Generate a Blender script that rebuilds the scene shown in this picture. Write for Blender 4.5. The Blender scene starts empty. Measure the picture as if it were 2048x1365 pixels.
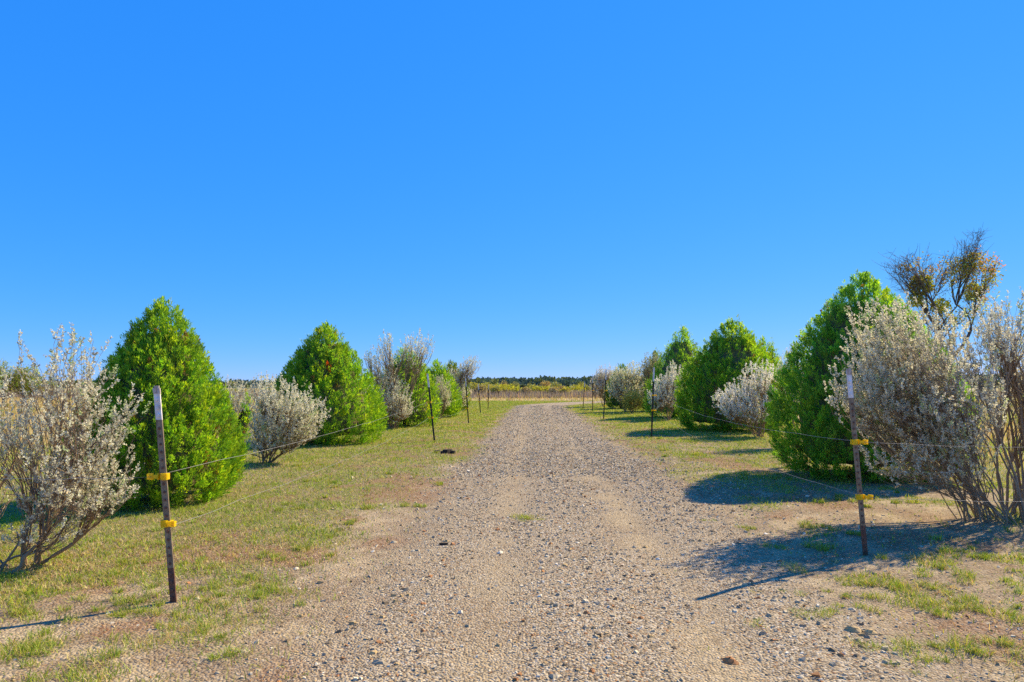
import bpy, math, random
import numpy as np

# ------------------------------------------------------------------ camera, sky, sun, exposure
SC = bpy.context.scene
COL = SC.collection
EYE = 1.5                      # eye height
F = 1365.0 / 2048.0            # focal length / sensor width

cd = bpy.data.cameras.new('camera')
cam = bpy.data.objects.new('camera', cd)
COL.objects.link(cam)
cam.location = (0, 0, EYE)
cam.rotation_euler = (math.radians(90), 0, 0)
cd.sensor_width = 36.0
cd.lens = 36.0 * F
cd.shift_y = 88.5 / 2048.0
cd.clip_start = 0.05
cd.clip_end = 9000
SC.camera = cam

SUN_AZ, SUN_EL = math.radians(53.5), math.radians(38.5)
world = bpy.data.worlds.new('World')
SC.world = world
world.use_nodes = True
wn = world.node_tree.nodes
wl = world.node_tree.links
wn.clear()
w_out = wn.new('ShaderNodeOutputWorld')
w_bg = wn.new('ShaderNodeBackground')
w_sky = wn.new('ShaderNodeTexSky')
w_sky.sky_type = 'NISHITA'
w_sky.sun_disc = False
w_sky.sun_elevation = SUN_EL
w_sky.sun_rotation = SUN_AZ
w_sky.altitude = 200
w_sky.air_density = 0.6
w_sky.dust_density = 0.0
w_sky.ozone_density = 10.0
# one even colour response for the whole sky (the photograph's vivid, compressed blues)
w_sep = wn.new('ShaderNodeSeparateColor')
w_com = wn.new('ShaderNodeCombineColor')
wl.new(w_sky.outputs[0], w_sep.inputs[0])
for ch, (gain, power) in enumerate([(5.5, 1.13), (3.87, 0.45), (5.6, 0.12)]):
    m0 = wn.new('ShaderNodeMath'); m0.operation = 'MULTIPLY'; m0.inputs[1].default_value = 0.1
    m1 = wn.new('ShaderNodeMath'); m1.operation = 'POWER'; m1.inputs[1].default_value = power
    m2 = wn.new('ShaderNodeMath'); m2.operation = 'MULTIPLY'; m2.inputs[1].default_value = gain
    wl.new(w_sep.outputs[ch], m0.inputs[0]); wl.new(m0.outputs[0], m1.inputs[0])
    wl.new(m1.outputs[0], m2.inputs[0]); wl.new(m2.outputs[0], w_com.inputs[ch])
wl.new(w_com.outputs[0], w_bg.inputs['Color'])
w_bg.inputs['Strength'].default_value = 0.1
wl.new(w_bg.outputs[0], w_out.inputs['Surface'])

sd = bpy.data.lights.new('sun', 'SUN')
sd.energy = 4.0
sd.angle = math.radians(0.53)
sd.color = (1.0, 0.85, 0.58)
sun = bpy.data.objects.new('sun', sd)
COL.objects.link(sun)
sun.rotation_euler = (math.pi / 2 - SUN_EL, 0, math.pi - SUN_AZ)
sun.location = (30, 20, 40)

SC.view_settings.view_transform = 'Standard'
SC.view_settings.look = 'None'
SC.view_settings.exposure = 1.05
SC.view_settings.gamma = 1.0
SC.view_settings.use_curve_mapping = False
SC.render.engine = 'CYCLES'
SC.cycles.max_bounces = 8
SC.cycles.transparent_max_bounces = 4
SC.cycles.diffuse_bounces = 6
SC.cycles.transmission_bounces = 6
SC.cycles.use_denoising = False

# ------------------------------------------------------------------ helpers
def tag(o, label=None, cat=None, group=None, kind=None):
    if label: o['label'] = label
    if cat: o['category'] = cat
    if group: o['group'] = group
    if kind: o['kind'] = kind
    return o

def empty(name, loc, label=None, cat=None, group=None, rz=0.0):
    o = bpy.data.objects.new(name, None)
    COL.objects.link(o)
    o.location = loc
    o.rotation_euler = (0, 0, rz)
    o.empty_display_size = 0.2
    return tag(o, label, cat, group)

def mesh_data(name, V, faces, mat, col=None, smooth=False):
    """faces: list of (n,k) int arrays, col: (nverts,3)"""
    me = bpy.data.meshes.new(name)
    V = np.asarray(V, np.float32)
    me.vertices.add(len(V))
    me.vertices.foreach_set('co', V.ravel())
    faces = [np.asarray(f, np.int32) for f in faces if len(f)]
    nl = sum(f.size for f in faces)
    npoly = sum(len(f) for f in faces)
    me.loops.add(nl)
    me.loops.foreach_set('vertex_index', np.concatenate([f.ravel() for f in faces]))
    me.polygons.add(npoly)
    tot = np.concatenate([np.full(len(f), f.shape[1], np.int32) for f in faces])
    st = np.concatenate([[0], np.cumsum(tot)[:-1]]).astype(np.int32)
    me.polygons.foreach_set('loop_start', st)
    me.polygons.foreach_set('loop_total', tot)
    me.polygons.foreach_set('use_smooth', np.full(npoly, bool(smooth)))
    if col is not None:
        a = me.attributes.new('col', 'FLOAT_COLOR', 'POINT')
        c4 = np.ones((len(V), 4), np.float32)
        c4[:, :col.shape[1]] = np.clip(col, 0, 1)
        a.data.foreach_set('color', c4.ravel())
    me.materials.append(mat)
    me.update(calc_edges=True)
    return me

def mk(name, V, faces, mat, parent=None, col=None, smooth=False):
    o = bpy.data.objects.new(name, mesh_data(name, V, faces, mat, col, smooth))
    COL.objects.link(o)
    if parent is not None: o.parent = parent
    return o

class MB:
    """collects small solids into one mesh"""
    def __init__(s): s.v = []; s.f3 = []; s.f4 = []; s.n = 0
    def add(s, V, F4=(), F3=()):
        s.v.append(np.asarray(V, float))
        if len(F4): s.f4.append(np.asarray(F4) + s.n)
        if len(F3): s.f3.append(np.asarray(F3) + s.n)
        s.n += len(V)
    def prism(s, poly, z0, z1, off0=(0, 0), off1=(0, 0)):
        poly = np.asarray(poly, float); n = len(poly)
        a = np.c_[poly + off0, np.full(n, z0)]; b = np.c_[poly + off1, np.full(n, z1)]
        i = np.arange(n); j = (i + 1) % n
        s.add(np.r_[a, b], np.c_[i, j, j + n, i + n])
        c = np.r_[a, [a.mean(0)]]; s.add(c, F3=np.c_[j, i, np.full(n, n)])
        c = np.r_[b, [b.mean(0)]]; s.add(c, F3=np.c_[i, j, np.full(n, n)])
    def box(s, c, d):
        c = np.asarray(c, float); h = np.asarray(d, float) / 2
        V = np.array([[x, y, z] for z in (-1, 1) for y in (-1, 1) for x in (-1, 1)]) * h + c
        s.add(V, [[0, 2, 3, 1], [4, 5, 7, 6], [0, 1, 5, 4], [2, 6, 7, 3], [0, 4, 6, 2], [1, 3, 7, 5]])
    def build(s, name, mat, parent=None, smooth=False):
        fs = []
        if s.f4: fs.append(np.concatenate(s.f4))
        if s.f3: fs.append(np.concatenate(s.f3))
        return mk(name, np.concatenate(s.v), fs, mat, parent, None, smooth)

def unit(v):
    return v / np.maximum(np.linalg.norm(v, axis=-1, keepdims=True), 1e-9)

def tubes(P, R, sides):
    """P (n,k,3) polylines, R (n,k) radii -> V, quads"""
    n, k, _ = P.shape
    T = np.empty_like(P)
    T[:, 1:-1] = P[:, 2:] - P[:, :-2]
    T[:, 0] = P[:, 1] - P[:, 0]
    T[:, -1] = P[:, -1] - P[:, -2]
    T = unit(T)
    ref = np.zeros_like(T); ref[..., 0] = 1.0
    m = np.abs(T[..., 0]) > 0.8
    ref[m] = (0, 1, 0)
    A = unit(np.cross(T, ref)); B = np.cross(T, A)
    ang = np.arange(sides) * 2 * np.pi / sides
    V = P[:, :, None] + R[:, :, None, None] * (A[:, :, None] * np.cos(ang)[:, None] + B[:, :, None] * np.sin(ang)[:, None])
    idx = np.arange(n * k * sides).reshape(n, k, sides)
    a = idx[:, :-1]; b = idx[:, 1:]
    Q = np.stack([a, np.roll(a, -1, 2), np.roll(b, -1, 2), b], -1).reshape(-1, 4)
    return V.reshape(-1, 3), Q

def bez(A, C, B, k):
    t = np.linspace(0, 1, k)[None, :, None]
    return A[:, None] * (1 - t) ** 2 + 2 * C[:, None] * t * (1 - t) + B[:, None] * t ** 2

def hashn(ix, iy, seed):
    h = (ix.astype(np.int64) * 374761393 + iy.astype(np.int64) * 668265263 + seed * 1274126177) & 0xffffffff
    h = ((h ^ (h >> 13)) * 1274126177) & 0xffffffff
    h = (h ^ (h >> 16)) & 0xffffffff
    return h / 4294967295.0

def vnoise(x, y, seed=0):
    x = np.asarray(x, float); y = np.asarray(y, float)
    ix = np.floor(x); iy = np.floor(y)
    fx = x - ix; fy = y - iy
    fx = fx * fx * (3 - 2 * fx); fy = fy * fy * (3 - 2 * fy)
    a = hashn(ix, iy, seed); b = hashn(ix + 1, iy, seed)
    c = hashn(ix, iy + 1, seed); d = hashn(ix + 1, iy + 1, seed)
    return (a * (1 - fx) + b * fx) * (1 - fy) + (c * (1 - fx) + d * fx) * fy

def fbm(x, y, seed=0, oct=4):
    s = 0; a = 0.5; t = 0
    for i in range(oct):
        s = s + a * vnoise(x, y, seed + i * 17); t += a
        x = x * 2.03 + 3.1; y = y * 2.03 + 1.7; a *= 0.55
    return s / t

def sstep(a, b, x):
    t = np.clip((x - a) / (b - a), 0, 1)
    return t * t * (3 - 2 * t)

def px(u, d, v=None):
    """image column (and row) at depth d -> world x (and z)"""
    x = (u - 1024) / 1365 * d
    if v is None: return x
    return x, EYE - (v - 771) / 1365 * d

# ------------------------------------------------------------------ materials
def new_mat(name):
    m = bpy.data.materials.new(name)
    m.use_nodes = True
    nt = m.node_tree
    for n in list(nt.nodes): nt.nodes.remove(n)
    out = nt.nodes.new('ShaderNodeOutputMaterial')
    return m, nt, out

def leaf_mat(name, trans=0.4, tint=(1.25, 1.2, 0.6), rough=0.55, spec=0.25):
    m, nt, out = new_mat(name)
    at = nt.nodes.new('ShaderNodeAttribute'); at.attribute_name = 'col'
    p = nt.nodes.new('ShaderNodeBsdfPrincipled')
    p.inputs['Roughness'].default_value = rough
    p.inputs['Specular IOR Level'].default_value = spec
    tr = nt.nodes.new('ShaderNodeBsdfTranslucent')
    mul = nt.nodes.new('ShaderNodeMix'); mul.data_type = 'RGBA'; mul.blend_type = 'MULTIPLY'
    mul.inputs['Factor'].default_value = 1.0
    mul.inputs['B'].default_value = (*tint, 1)
    mx = nt.nodes.new('ShaderNodeMixShader'); mx.inputs[0].default_value = trans
    L = nt.links.new
    L(at.outputs['Color'], p.inputs['Base Color'])
    L(at.outputs['Color'], mul.inputs['A'])
    L(mul.outputs['Result'], tr.inputs['Color'])
    L(p.outputs[0], mx.inputs[1]); L(tr.outputs[0], mx.inputs[2])
    L(mx.outputs[0], out.inputs['Surface'])
    return m

def noise_mat(name, c0, c1, scale=8.0, rough=0.85, bump=0.3, metal=0.0, detail=6, spec=0.3, stretch=None):
    m, nt, out = new_mat(name)
    L = nt.links.new
    tc = nt.nodes.new('ShaderNodeTexCoord')
    src = tc.outputs['Object']
    if stretch:
        mp = nt.nodes.new('ShaderNodeMapping'); mp.inputs['Scale'].default_value = stretch
        L(src, mp.inputs['Vector']); src = mp.outputs[0]
    nz = nt.nodes.new('ShaderNodeTexNoise')
    nz.inputs['Scale'].default_value = scale; nz.inputs['Detail'].default_value = detail
    nz.inputs['Roughness'].default_value = 0.65
    L(src, nz.inputs['Vector'])
    cr = nt.nodes.new('ShaderNodeValToRGB')
    cr.color_ramp.elements[0].position = 0.35; cr.color_ramp.elements[0].color = (*c0, 1)
    cr.color_ramp.elements[1].position = 0.68; cr.color_ramp.elements[1].color = (*c1, 1)
    L(nz.outputs[0], cr.inputs[0])
    p = nt.nodes.new('ShaderNodeBsdfPrincipled')
    p.inputs['Roughness'].default_value = rough; p.inputs['Metallic'].default_value = metal
    p.inputs['Specular IOR Level'].default_value = spec
    L(cr.outputs[0], p.inputs['Base Color'])
    if bump:
        b = nt.nodes.new('ShaderNodeBump'); b.inputs['Strength'].default_value = bump
        b.inputs['Distance'].default_value = 0.01
        L(nz.outputs[0], b.inputs['Height']); L(b.outputs[0], p.inputs['Normal'])
    L(p.outputs[0], out.inputs['Surface'])
    return m

def ground_mat(name, peb_scale, peb_bump, grain, peb_cols=None, peb_mix=0.0):
    """vertex colour 'col' holds the soil's own colour; grain, crumbs and pebbles are procedural"""
    m, nt, out = new_mat(name)
    L = nt.links.new
    at = nt.nodes.new('ShaderNodeAttribute'); at.attribute_name = 'col'
    tc = nt.nodes.new('ShaderNodeTexCoord')
    nz = nt.nodes.new('ShaderNodeTexNoise'); nz.inputs['Scale'].default_value = grain
    nz.inputs['Detail'].default_value = 8; nz.inputs['Roughness'].default_value = 0.7
    L(tc.outputs['Object'], nz.inputs['Vector'])
    r1 = nt.nodes.new('ShaderNodeMapRange')
    r1.inputs['From Min'].default_value = 0.3; r1.inputs['From Max'].default_value = 0.72
    r1.inputs['To Min'].default_value = 0.5; r1.inputs['To Max'].default_value = 1.38
    L(nz.outputs[0], r1.inputs['Value'])
    mul = nt.nodes.new('ShaderNodeMix'); mul.data_type = 'RGBA'; mul.blend_type = 'MULTIPLY'
    mul.inputs['Factor'].default_value = 1.0
    L(at.outputs['Color'], mul.inputs['A']); L(r1.outputs[0], mul.inputs['B'])
    colsock = mul.outputs['Result']
    vo = nt.nodes.new('ShaderNodeTexVoronoi'); vo.inputs['Scale'].default_value = peb_scale
    L(tc.outputs['Object'], vo.inputs['Vector'])
    if peb_cols:
        sp = nt.nodes.new('ShaderNodeSeparateColor')
        L(vo.outputs['Color'], sp.inputs[0])
        cr = nt.nodes.new('ShaderNodeValToRGB'); cr.color_ramp.interpolation = 'CONSTANT'
        els = cr.color_ramp.elements
        for i, (pos, c) in enumerate(peb_cols):
            e = els[i] if i < 2 else els.new(pos)
            e.position = pos; e.color = (*c, 1)
        L(sp.outputs[0], cr.inputs[0])
        m2 = nt.nodes.new('ShaderNodeMix'); m2.data_type = 'RGBA'
        ma = nt.nodes.new('ShaderNodeMath'); ma.operation = 'MULTIPLY'; ma.inputs[1].default_value = peb_mix
        L(at.outputs['Alpha'], ma.inputs[0]); L(ma.outputs[0], m2.inputs['Factor'])
        L(colsock, m2.inputs['A']); L(cr.outputs[0], m2.inputs['B'])
        colsock = m2.outputs['Result']
    p = nt.nodes.new('ShaderNodeBsdfPrincipled')
    p.inputs['Roughness'].default_value = 0.95; p.inputs['Specular IOR Level'].default_value = 0.15
    L(colsock, p.inputs['Base Color'])
    b1 = nt.nodes.new('ShaderNodeBump'); b1.inputs['Strength'].default_value = 0.7; b1.inputs['Distance'].default_value = 0.012
    L(nz.outputs[0], b1.inputs['Height'])
    b2 = nt.nodes.new('ShaderNodeBump'); b2.inputs['Strength'].default_value = peb_bump; b2.inputs['Distance'].default_value = 0.02
    b2.invert = True
    L(vo.outputs['Distance'], b2.inputs['Height']); L(b1.outputs[0], b2.inputs['Normal'])
    L(b2.outputs[0], p.inputs['Normal'])
    L(p.outputs[0], out.inputs['Surface'])
    return m

def attr_mat(name, rough=0.8, spec=0.3):
    m, nt, out = new_mat(name)
    at = nt.nodes.new('ShaderNodeAttribute'); at.attribute_name = 'col'
    tc = nt.nodes.new('ShaderNodeTexCoord')
    nz = nt.nodes.new('ShaderNodeTexNoise'); nz.inputs['Scale'].default_value = 90.0; nz.inputs['Detail'].default_value = 4
    nt.links.new(tc.outputs['Object'], nz.inputs['Vector'])
    r1 = nt.nodes.new('ShaderNodeMapRange')
    r1.inputs['From Min'].default_value = 0.3; r1.inputs['From Max'].default_value = 0.7
    r1.inputs['To Min'].default_value = 0.75; r1.inputs['To Max'].default_value = 1.2
    nt.links.new(nz.outputs[0], r1.inputs['Value'])
    mul = nt.nodes.new('ShaderNodeMix'); mul.data_type = 'RGBA'; mul.blend_type = 'MULTIPLY'
    mul.inputs['Factor'].default_value = 1.0
    nt.links.new(at.outputs['Color'], mul.inputs['A']); nt.links.new(r1.outputs[0], mul.inputs['B'])
    p = nt.nodes.new('ShaderNodeBsdfPrincipled')
    p.inputs['Roughness'].default_value = rough; p.inputs['Specular IOR Level'].default_value = spec
    nt.links.new(mul.outputs['Result'], p.inputs['Base Color'])
    nt.links.new(p.outputs[0], out.inputs['Surface'])
    return m

PEB = [(0.0, (0.44, 0.34, 0.21)), (0.22, (0.31, 0.25, 0.165)), (0.40, (0.55, 0.45, 0.30)), (0.56, (0.38, 0.255, 0.125)),
       (0.68, (0.13, 0.10, 0.065)), (0.84, (0.65, 0.55, 0.40)), (0.95, (0.34, 0.16, 0.06))]
M_GROUND = ground_mat('soil', 60.0, 0.6, 26.0, PEB, 0.28)
M_ROAD = ground_mat('gravel_bed', 66.0, 0.7, 30.0, PEB, 0.75)
M_GRASS = leaf_mat('grass_blades', 0.35, (1.15, 1.1, 0.6))
M_CEDAR = leaf_mat('cedar_sprays', 0.5, (1.25, 1.08, 0.3), 0.5, 0.3)
M_SAGE = leaf_mat('silver_sage_leaves', 0.42, (1.0, 0.98, 0.9), 0.65, 0.3)
M_LEAF = leaf_mat('broad_leaves', 0.4, (1.2, 1.15, 0.5))
M_FAR = leaf_mat('far_foliage', 0.25, (1.1, 1.1, 0.7), 0.8, 0.1)
M_TWIG = attr_mat('twig_bark', 0.85, 0.2)
M_STONE = attr_mat('limestone_gravel', 0.85, 0.25)
M_BARK = noise_mat('cedar_bark', (0.10, 0.06, 0.04), (0.22, 0.14, 0.09), 14, 0.9, 0.6, stretch=(1, 1, 0.2))
M_INNER = noise_mat('dead_inner_twigs', (0.10, 0.085, 0.03), (0.20, 0.16, 0.06), 18, 0.95, 0.8)
M_STEEL_OLD = noise_mat('weathered_steel', (0.15, 0.10, 0.06), (0.36, 0.28, 0.18), 30, 0.6, 0.25, metal=0.25, stretch=(1, 1, 0.3))
M_STEEL_DARK = noise_mat('dark_painted_steel', (0.018, 0.018, 0.018), (0.05, 0.042, 0.036), 20, 0.5, 0.15, metal=0.1)
M_RUST = noise_mat('rusty_steel', (0.12, 0.05, 0.03), (0.22, 0.11, 0.07), 40, 0.8, 0.4)
M_WHITE = noise_mat('chipped_white_paint', (0.60, 0.50, 0.42), (0.88, 0.86, 0.82), 26, 0.5, 0.15, stretch=(1, 1, 0.4))
M_HEAD = noise_mat('scuffed_white_paint', (0.30, 0.18, 0.10), (0.78, 0.74, 0.70), 45, 0.6, 0.3, stretch=(1, 1, 0.35))
M_YELLOW, nt_, out_ = new_mat('yellow_plastic')
_p = nt_.nodes.new('ShaderNodeBsdfPrincipled'); _p.inputs['Roughness'].default_value = 0.35
_t = nt_.nodes.new('ShaderNodeBsdfTranslucent'); _t.inputs['Color'].default_value = (1.0, 0.76, 0.01, 1)
_n = nt_.nodes.new('ShaderNodeTexNoise'); _n.inputs['Scale'].default_value = 25.0
_r = nt_.nodes.new('ShaderNodeValToRGB')
_r.color_ramp.elements[0].color = (0.93, 0.68, 0.01, 1); _r.color_ramp.elements[1].color = (0.98, 0.80, 0.02, 1)
_m = nt_.nodes.new('ShaderNodeMixShader'); _m.inputs[0].default_value = 0.5
nt_.links.new(_n.outputs[0], _r.inputs[0]); nt_.links.new(_r.outputs[0], _p.inputs['Base Color'])
nt_.links.new(_p.outputs[0], _m.inputs[1]); nt_.links.new(_t.outputs[0], _m.inputs[2]); nt_.links.new(_m.outputs[0], out_.inputs['Surface'])
M_WIRE = noise_mat('braided_fence_wire', (0.26, 0.24, 0.21), (0.42, 0.39, 0.35), 60, 0.45, 0.1, metal=0.2)
M_HILL = noise_mat('hill_scrub', (0.05, 0.07, 0.035), (0.09, 0.10, 0.05), 0.2, 0.95, 0.0)

# ------------------------------------------------------------------ the lie of the land
def road_c(y):
    y = np.asarray(y, float)
    s = np.clip(y - 46, 0, None)
    return 0.50 + 0.027 * y + 0.024 * s ** 2

HALF = 1.68
def road_u(x, y):
    """signed metres from the drive's centre line (approximately)"""
    sl = 0.027 + 0.048 * np.clip(np.asarray(y, float) - 46, 0, None)
    return (x - road_c(y)) / np.sqrt(1 + sl ** 2)

def height(x, y):
    d = np.hypot(x, y)
    near = 1 - sstep(25, 60, d)
    h = 0.030 * (fbm(x * 0.9, y * 0.9, 5, 3) - 0.5) + 0.018 * (fbm(x * 5, y * 5, 9, 3) - 0.5) * (1 - sstep(12, 25, d))
    u = np.abs(road_u(x, y))
    h = h * (0.4 + 0.6 * sstep(1.0, 2.2, u))
    h = h + 0.03 * sstep(1.5, 3.0, u)            # the verge stands a little higher than the drive
    return h * near

def edge_noise(x, y):
    return (fbm(x * 0.8, y * 0.8, 21, 3) - 0.5) * 1.3 + (fbm(x * 3.5, y * 3.5, 22, 3) - 0.5) * 0.7

def masks(x, y):
    """returns grass density, sandiness, gravel density, redness, field"""
    u = road_u(x, y)
    en = edge_noise(x, y)
    n1 = fbm(x * 1.1 + 7, y * 1.1, 31, 4)
    n2 = fbm(x * 2.6, y * 2.6 + 4, 41, 4)
    off = 0.55 * (1 - sstep(7.0, 12.0, y))
    left = sstep(1.45, 2.30, -u + en * 0.9 - off)
    right = sstep(1.55, 2.7, u + en * 0.9)
    # patchiness: bare sandy soil close to the viewer, closed sward further away
    far = sstep(4.2, 6.4, y)
    thr_l = 0.53 - 0.30 * far
    thr_r = 0.635 - 0.245 * sstep(6.5, 12, y) - 0.12 * sstep(14, 24, y)
    gl = left * sstep(thr_l - 0.08, thr_l + 0.09, n1 * 0.5 + n2 * 0.5)
    gr = right * sstep(thr_r - 0.05, thr_r + 0.07, n1 * 0.45 + n2 * 0.55)
    g = np.where(u < 0, gl, gr)
    # middle strip of the drive
    mid = np.exp(-(u / 0.30) ** 2) * sstep(0.62, 0.70, n2) * (0.5 + 0.5 * sstep(20, 34, y))
    g = np.clip(g + mid, 0, 1)
    gravel = 0.8 * (1 - sstep(1.25, 1.9, np.abs(u) + en * 0.55)) + 0.2 * (1 - sstep(1.6, 2.7, np.abs(u) + en * 0.8))
    track = np.exp(-((u - 0.52) / 0.30) ** 2) * sstep(0.32, 0.50, n1) * (1 - 0.5 * sstep(10, 22, y))
    track = np.maximum(track, 0.8 * np.exp(-((u + 0.75) / 0.28) ** 2) * sstep(0.36, 0.55, n1))
    spill = 0.35 * (u > 0) * (1 - sstep(1.5, 4.2, np.abs(u))) * sstep(0.44, 0.6, fbm(x * 0.7, y * 0.7, 77, 3))
    red = sstep(0.52, 0.63, fbm(x * 1.7 + 3, y * 1.7, 51, 4)) * sstep(1.2, 1.9, np.abs(u)) * (1 - sstep(3.2, 4.6, np.abs(u)))
    field = sstep(7.5, 11.0, np.abs(x) + 2 * (fbm(x * 0.3, y * 0.3, 61, 3) - 0.5)) * sstep(6, 9, y)
    field = np.maximum(field, sstep(60, 67, y + 6 * (vnoise(x * 0.2, y * 0.1, 62) - 0.5)))
    return g, track, np.clip(gravel + spill, 0, 1), red, field

SAND = np.array([0.47, 0.35, 0.19]); DIRT = np.array([0.25, 0.165, 0.088])
THATCH = np.array([0.20, 0.17, 0.05]); STRAW = np.array([0.50, 0.37, 0.13]); REDW = np.array([0.27, 0.12, 0.045])
GREENF = np.array([0.30, 0.28, 0.035]); GRAVC = np.array([0.30, 0.225, 0.14])

def lerp(a, b, t): return a * (1 - t[..., None]) + b * t[..., None]

def soil_col(x, y):
    g, track, grav, red, field = masks(x, y)
    n = 0.6 * fbm(x * 3.1, y * 3.1, 71, 4) + 0.4 * fbm(x * 9, y * 9, 72, 3)
    c = lerp(np.broadcast_to(DIRT, x.shape + (3,)), np.broadcast_to(SAND, x.shape + (3,)), sstep(0.44, 0.62, n))
    far = sstep(14, 32, np.hypot(x, y))
    gf = lerp(np.broadcast_to(THATCH, x.shape + (3,)), np.broadcast_to(GREENF, x.shape + (3,)), far)
    c = lerp(c, gf, g * 0.85)
    c = lerp(c, np.broadcast_to(REDW, c.shape), red * 0.7)
    c = lerp(c, np.broadcast_to(np.array([0.42, 0.325, 0.205]), c.shape), grav * 0.6)
    fc = lerp(np.broadcast_to(STRAW, c.shape), np.broadcast_to(GREENF * 1.1, c.shape), sstep(0.50, 0.66, fbm(x * 0.16, y * 0.10, 83, 3)))
    c = lerp(c, fc, field)
    return c

def grid_mesh(name, xs, ys, mat):
    X, Y = np.meshgrid(xs, ys)
    Z = height(X, Y)
    V = np.stack([X, Y, Z], -1).reshape(-1, 3)
    nx, ny = len(xs), len(ys)
    i = np.arange(nx * ny).reshape(ny, nx)
    Q = np.stack([i[:-1, :-1], i[:-1, 1:], i[1:, 1:], i[1:, :-1]], -1).reshape(-1, 4)
    return mk(name, V, [Q], mat, None, soil_col(X, Y).reshape(-1, 3), True)

def grow(a, step, ratio, end):
    out = [a]
    while abs(out[-1]) < end:
        out.append(out[-1] + step); step *= ratio
    return out

core = np.arange(-4.6, 5.6, 0.12)
xs = np.r_[grow(-4.7, -0.11, 1.07, 5000)[::-1], core, grow(core[-1] + 0.10, 0.11, 1.07, 5000)]
ys = np.r_[grow(2.0, -0.3, 1.4, 400)[::-1][:-1], 2.0]
yy = [2.0]; st = 0.08
while yy[-1] < 6500:
    yy.append(yy[-1] + st); st = max(0.09, yy[-1] * 0.025)
ys = np.r_[ys[:-1], yy]
ground = grid_mesh('ground', xs, ys, M_GROUND)
tag(ground, 'dry patchy grassland of sand, thatch and short grass', None, None, 'structure')

# the gravel drive: a strip that bends right in the distance, sunk into the verge at its ragged edges
sy = [-6.0, 0.0, 2.0]; st = 0.06
while sy[-1] < 68:
    sy.append(sy[-1] + st); st = max(0.06, sy[-1] * 0.011)
sy = np.array(sy)
tt = np.linspace(-1, 1, 61)
Yc = np.repeat(sy[:, None], 61, 1)
slp = 0.027 + 0.048 * np.clip(Yc - 46, 0, None)
nrm = np.sqrt(1 + slp ** 2)
U = tt[None, :] * (HALF + 0.25) * np.ones_like(Yc)
Xr = road_c(Yc) + U / nrm
Yr = Yc - U * slp / nrm
Zr = height(Xr, Yr) + 0.022 * (1 - (np.abs(U) / (HALF + 0.02 + 0.22 * edge_noise(Xr, Yr))) ** 4).clip(-2, 1) \
     - 0.016 * np.exp(-((U - 0.6) / 0.28) ** 2) * (1 - sstep(30, 50, Yr)) - 0.012 * np.exp(-((U + 0.7) / 0.28) ** 2) * (1 - sstep(30, 50, Yr)) + 0.010
g_, tr_, gv_, rd_, fd_ = masks(Xr, Yr)
rc = np.broadcast_to(GRAVC, Xr.shape + (3,))
rc = lerp(rc, np.broadcast_to(SAND * 1.02, rc.shape), np.clip(tr_ * 0.9, 0, 1))
rc = lerp(rc, np.broadcast_to(DIRT * 1.05, rc.shape), 0.5 * sstep(0.55, 0.7, fbm(Xr * 2.2, Yr * 2.2, 91, 4)))
rc = lerp(rc, np.broadcast_to(THATCH, rc.shape), 0.6 * np.exp(-(U / 0.28) ** 2) * sstep(16, 30, Yr) * sstep(0.4, 0.6, fbm(Xr * 2, Yr * 1, 93, 3)))
ed = sstep(0.95, 1.75, np.abs(U) + 0.75 * edge_noise(Xr, Yr))
rc = lerp(rc, soil_col(Xr, Yr), ed)
rc = np.concatenate([rc, (1 - 0.6 * ed)[..., None] * (1 - 0.6 * tr_)[..., None]], -1)
idx = np.arange(Xr.size).reshape(Xr.shape)
Q = np.stack([idx[:-1, :-1], idx[:-1, 1:], idx[1:, 1:], idx[1:, :-1]], -1).reshape(-1, 4)
road = mk('gravel_road', np.stack([Xr, Yr, Zr], -1).reshape(-1, 3), [Q], M_ROAD, None, rc.reshape(-1, 4), True)
tag(road, 'pale gravel drive running away and bending right', None, None, 'structure')

def road_z(x, y):
    u = road_u(x, y)
    z = height(x, y)
    zr = z + 0.022 * (1 - (np.abs(u) / (HALF + 0.02 + 0.22 * edge_noise(x, y))) ** 4).clip(-2, 1) \
        - 0.016 * np.exp(-((u - 0.6) / 0.28) ** 2) - 0.012 * np.exp(-((u + 0.7) / 0.28) ** 2) + 0.010
    return np.where(np.abs(u) < HALF + 0.25, np.maximum(z, zr), z)

# ------------------------------------------------------------------ distant land
def ridge(x):
    return 0.2 + 3.6 * sstep(-190, 60, x) + 2.0 * sstep(40, 300, x) + 0.6 * (fbm(x * 0.01, x * 0 + 2, 12, 3) - 0.5)
hx = np.linspace(-700, 800, 120); hy = np.array([330, 360, 400, 440, 480, 530, 600, 800.0])
hp = np.array([0, 0.18, 0.45, 0.75, 0.95, 1.0, 0.9, 0.5])
HX, HY = np.meshgrid(hx, hy)
HZ = ridge(HX) * hp[:, None] - 0.4 * (hp[:, None] == 0)
idx = np.arange(HX.size).reshape(HX.shape)
hill = mk('hill', np.stack([HX, HY, HZ], -1).reshape(-1, 3),
          [np.stack([idx[:-1, :-1], idx[:-1, 1:], idx[1:, 1:], idx[1:, :-1]], -1).reshape(-1, 4)], M_HILL, None, None, True)
tag(hill, 'low wooded rise on the horizon', None, None, 'structure')

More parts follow.
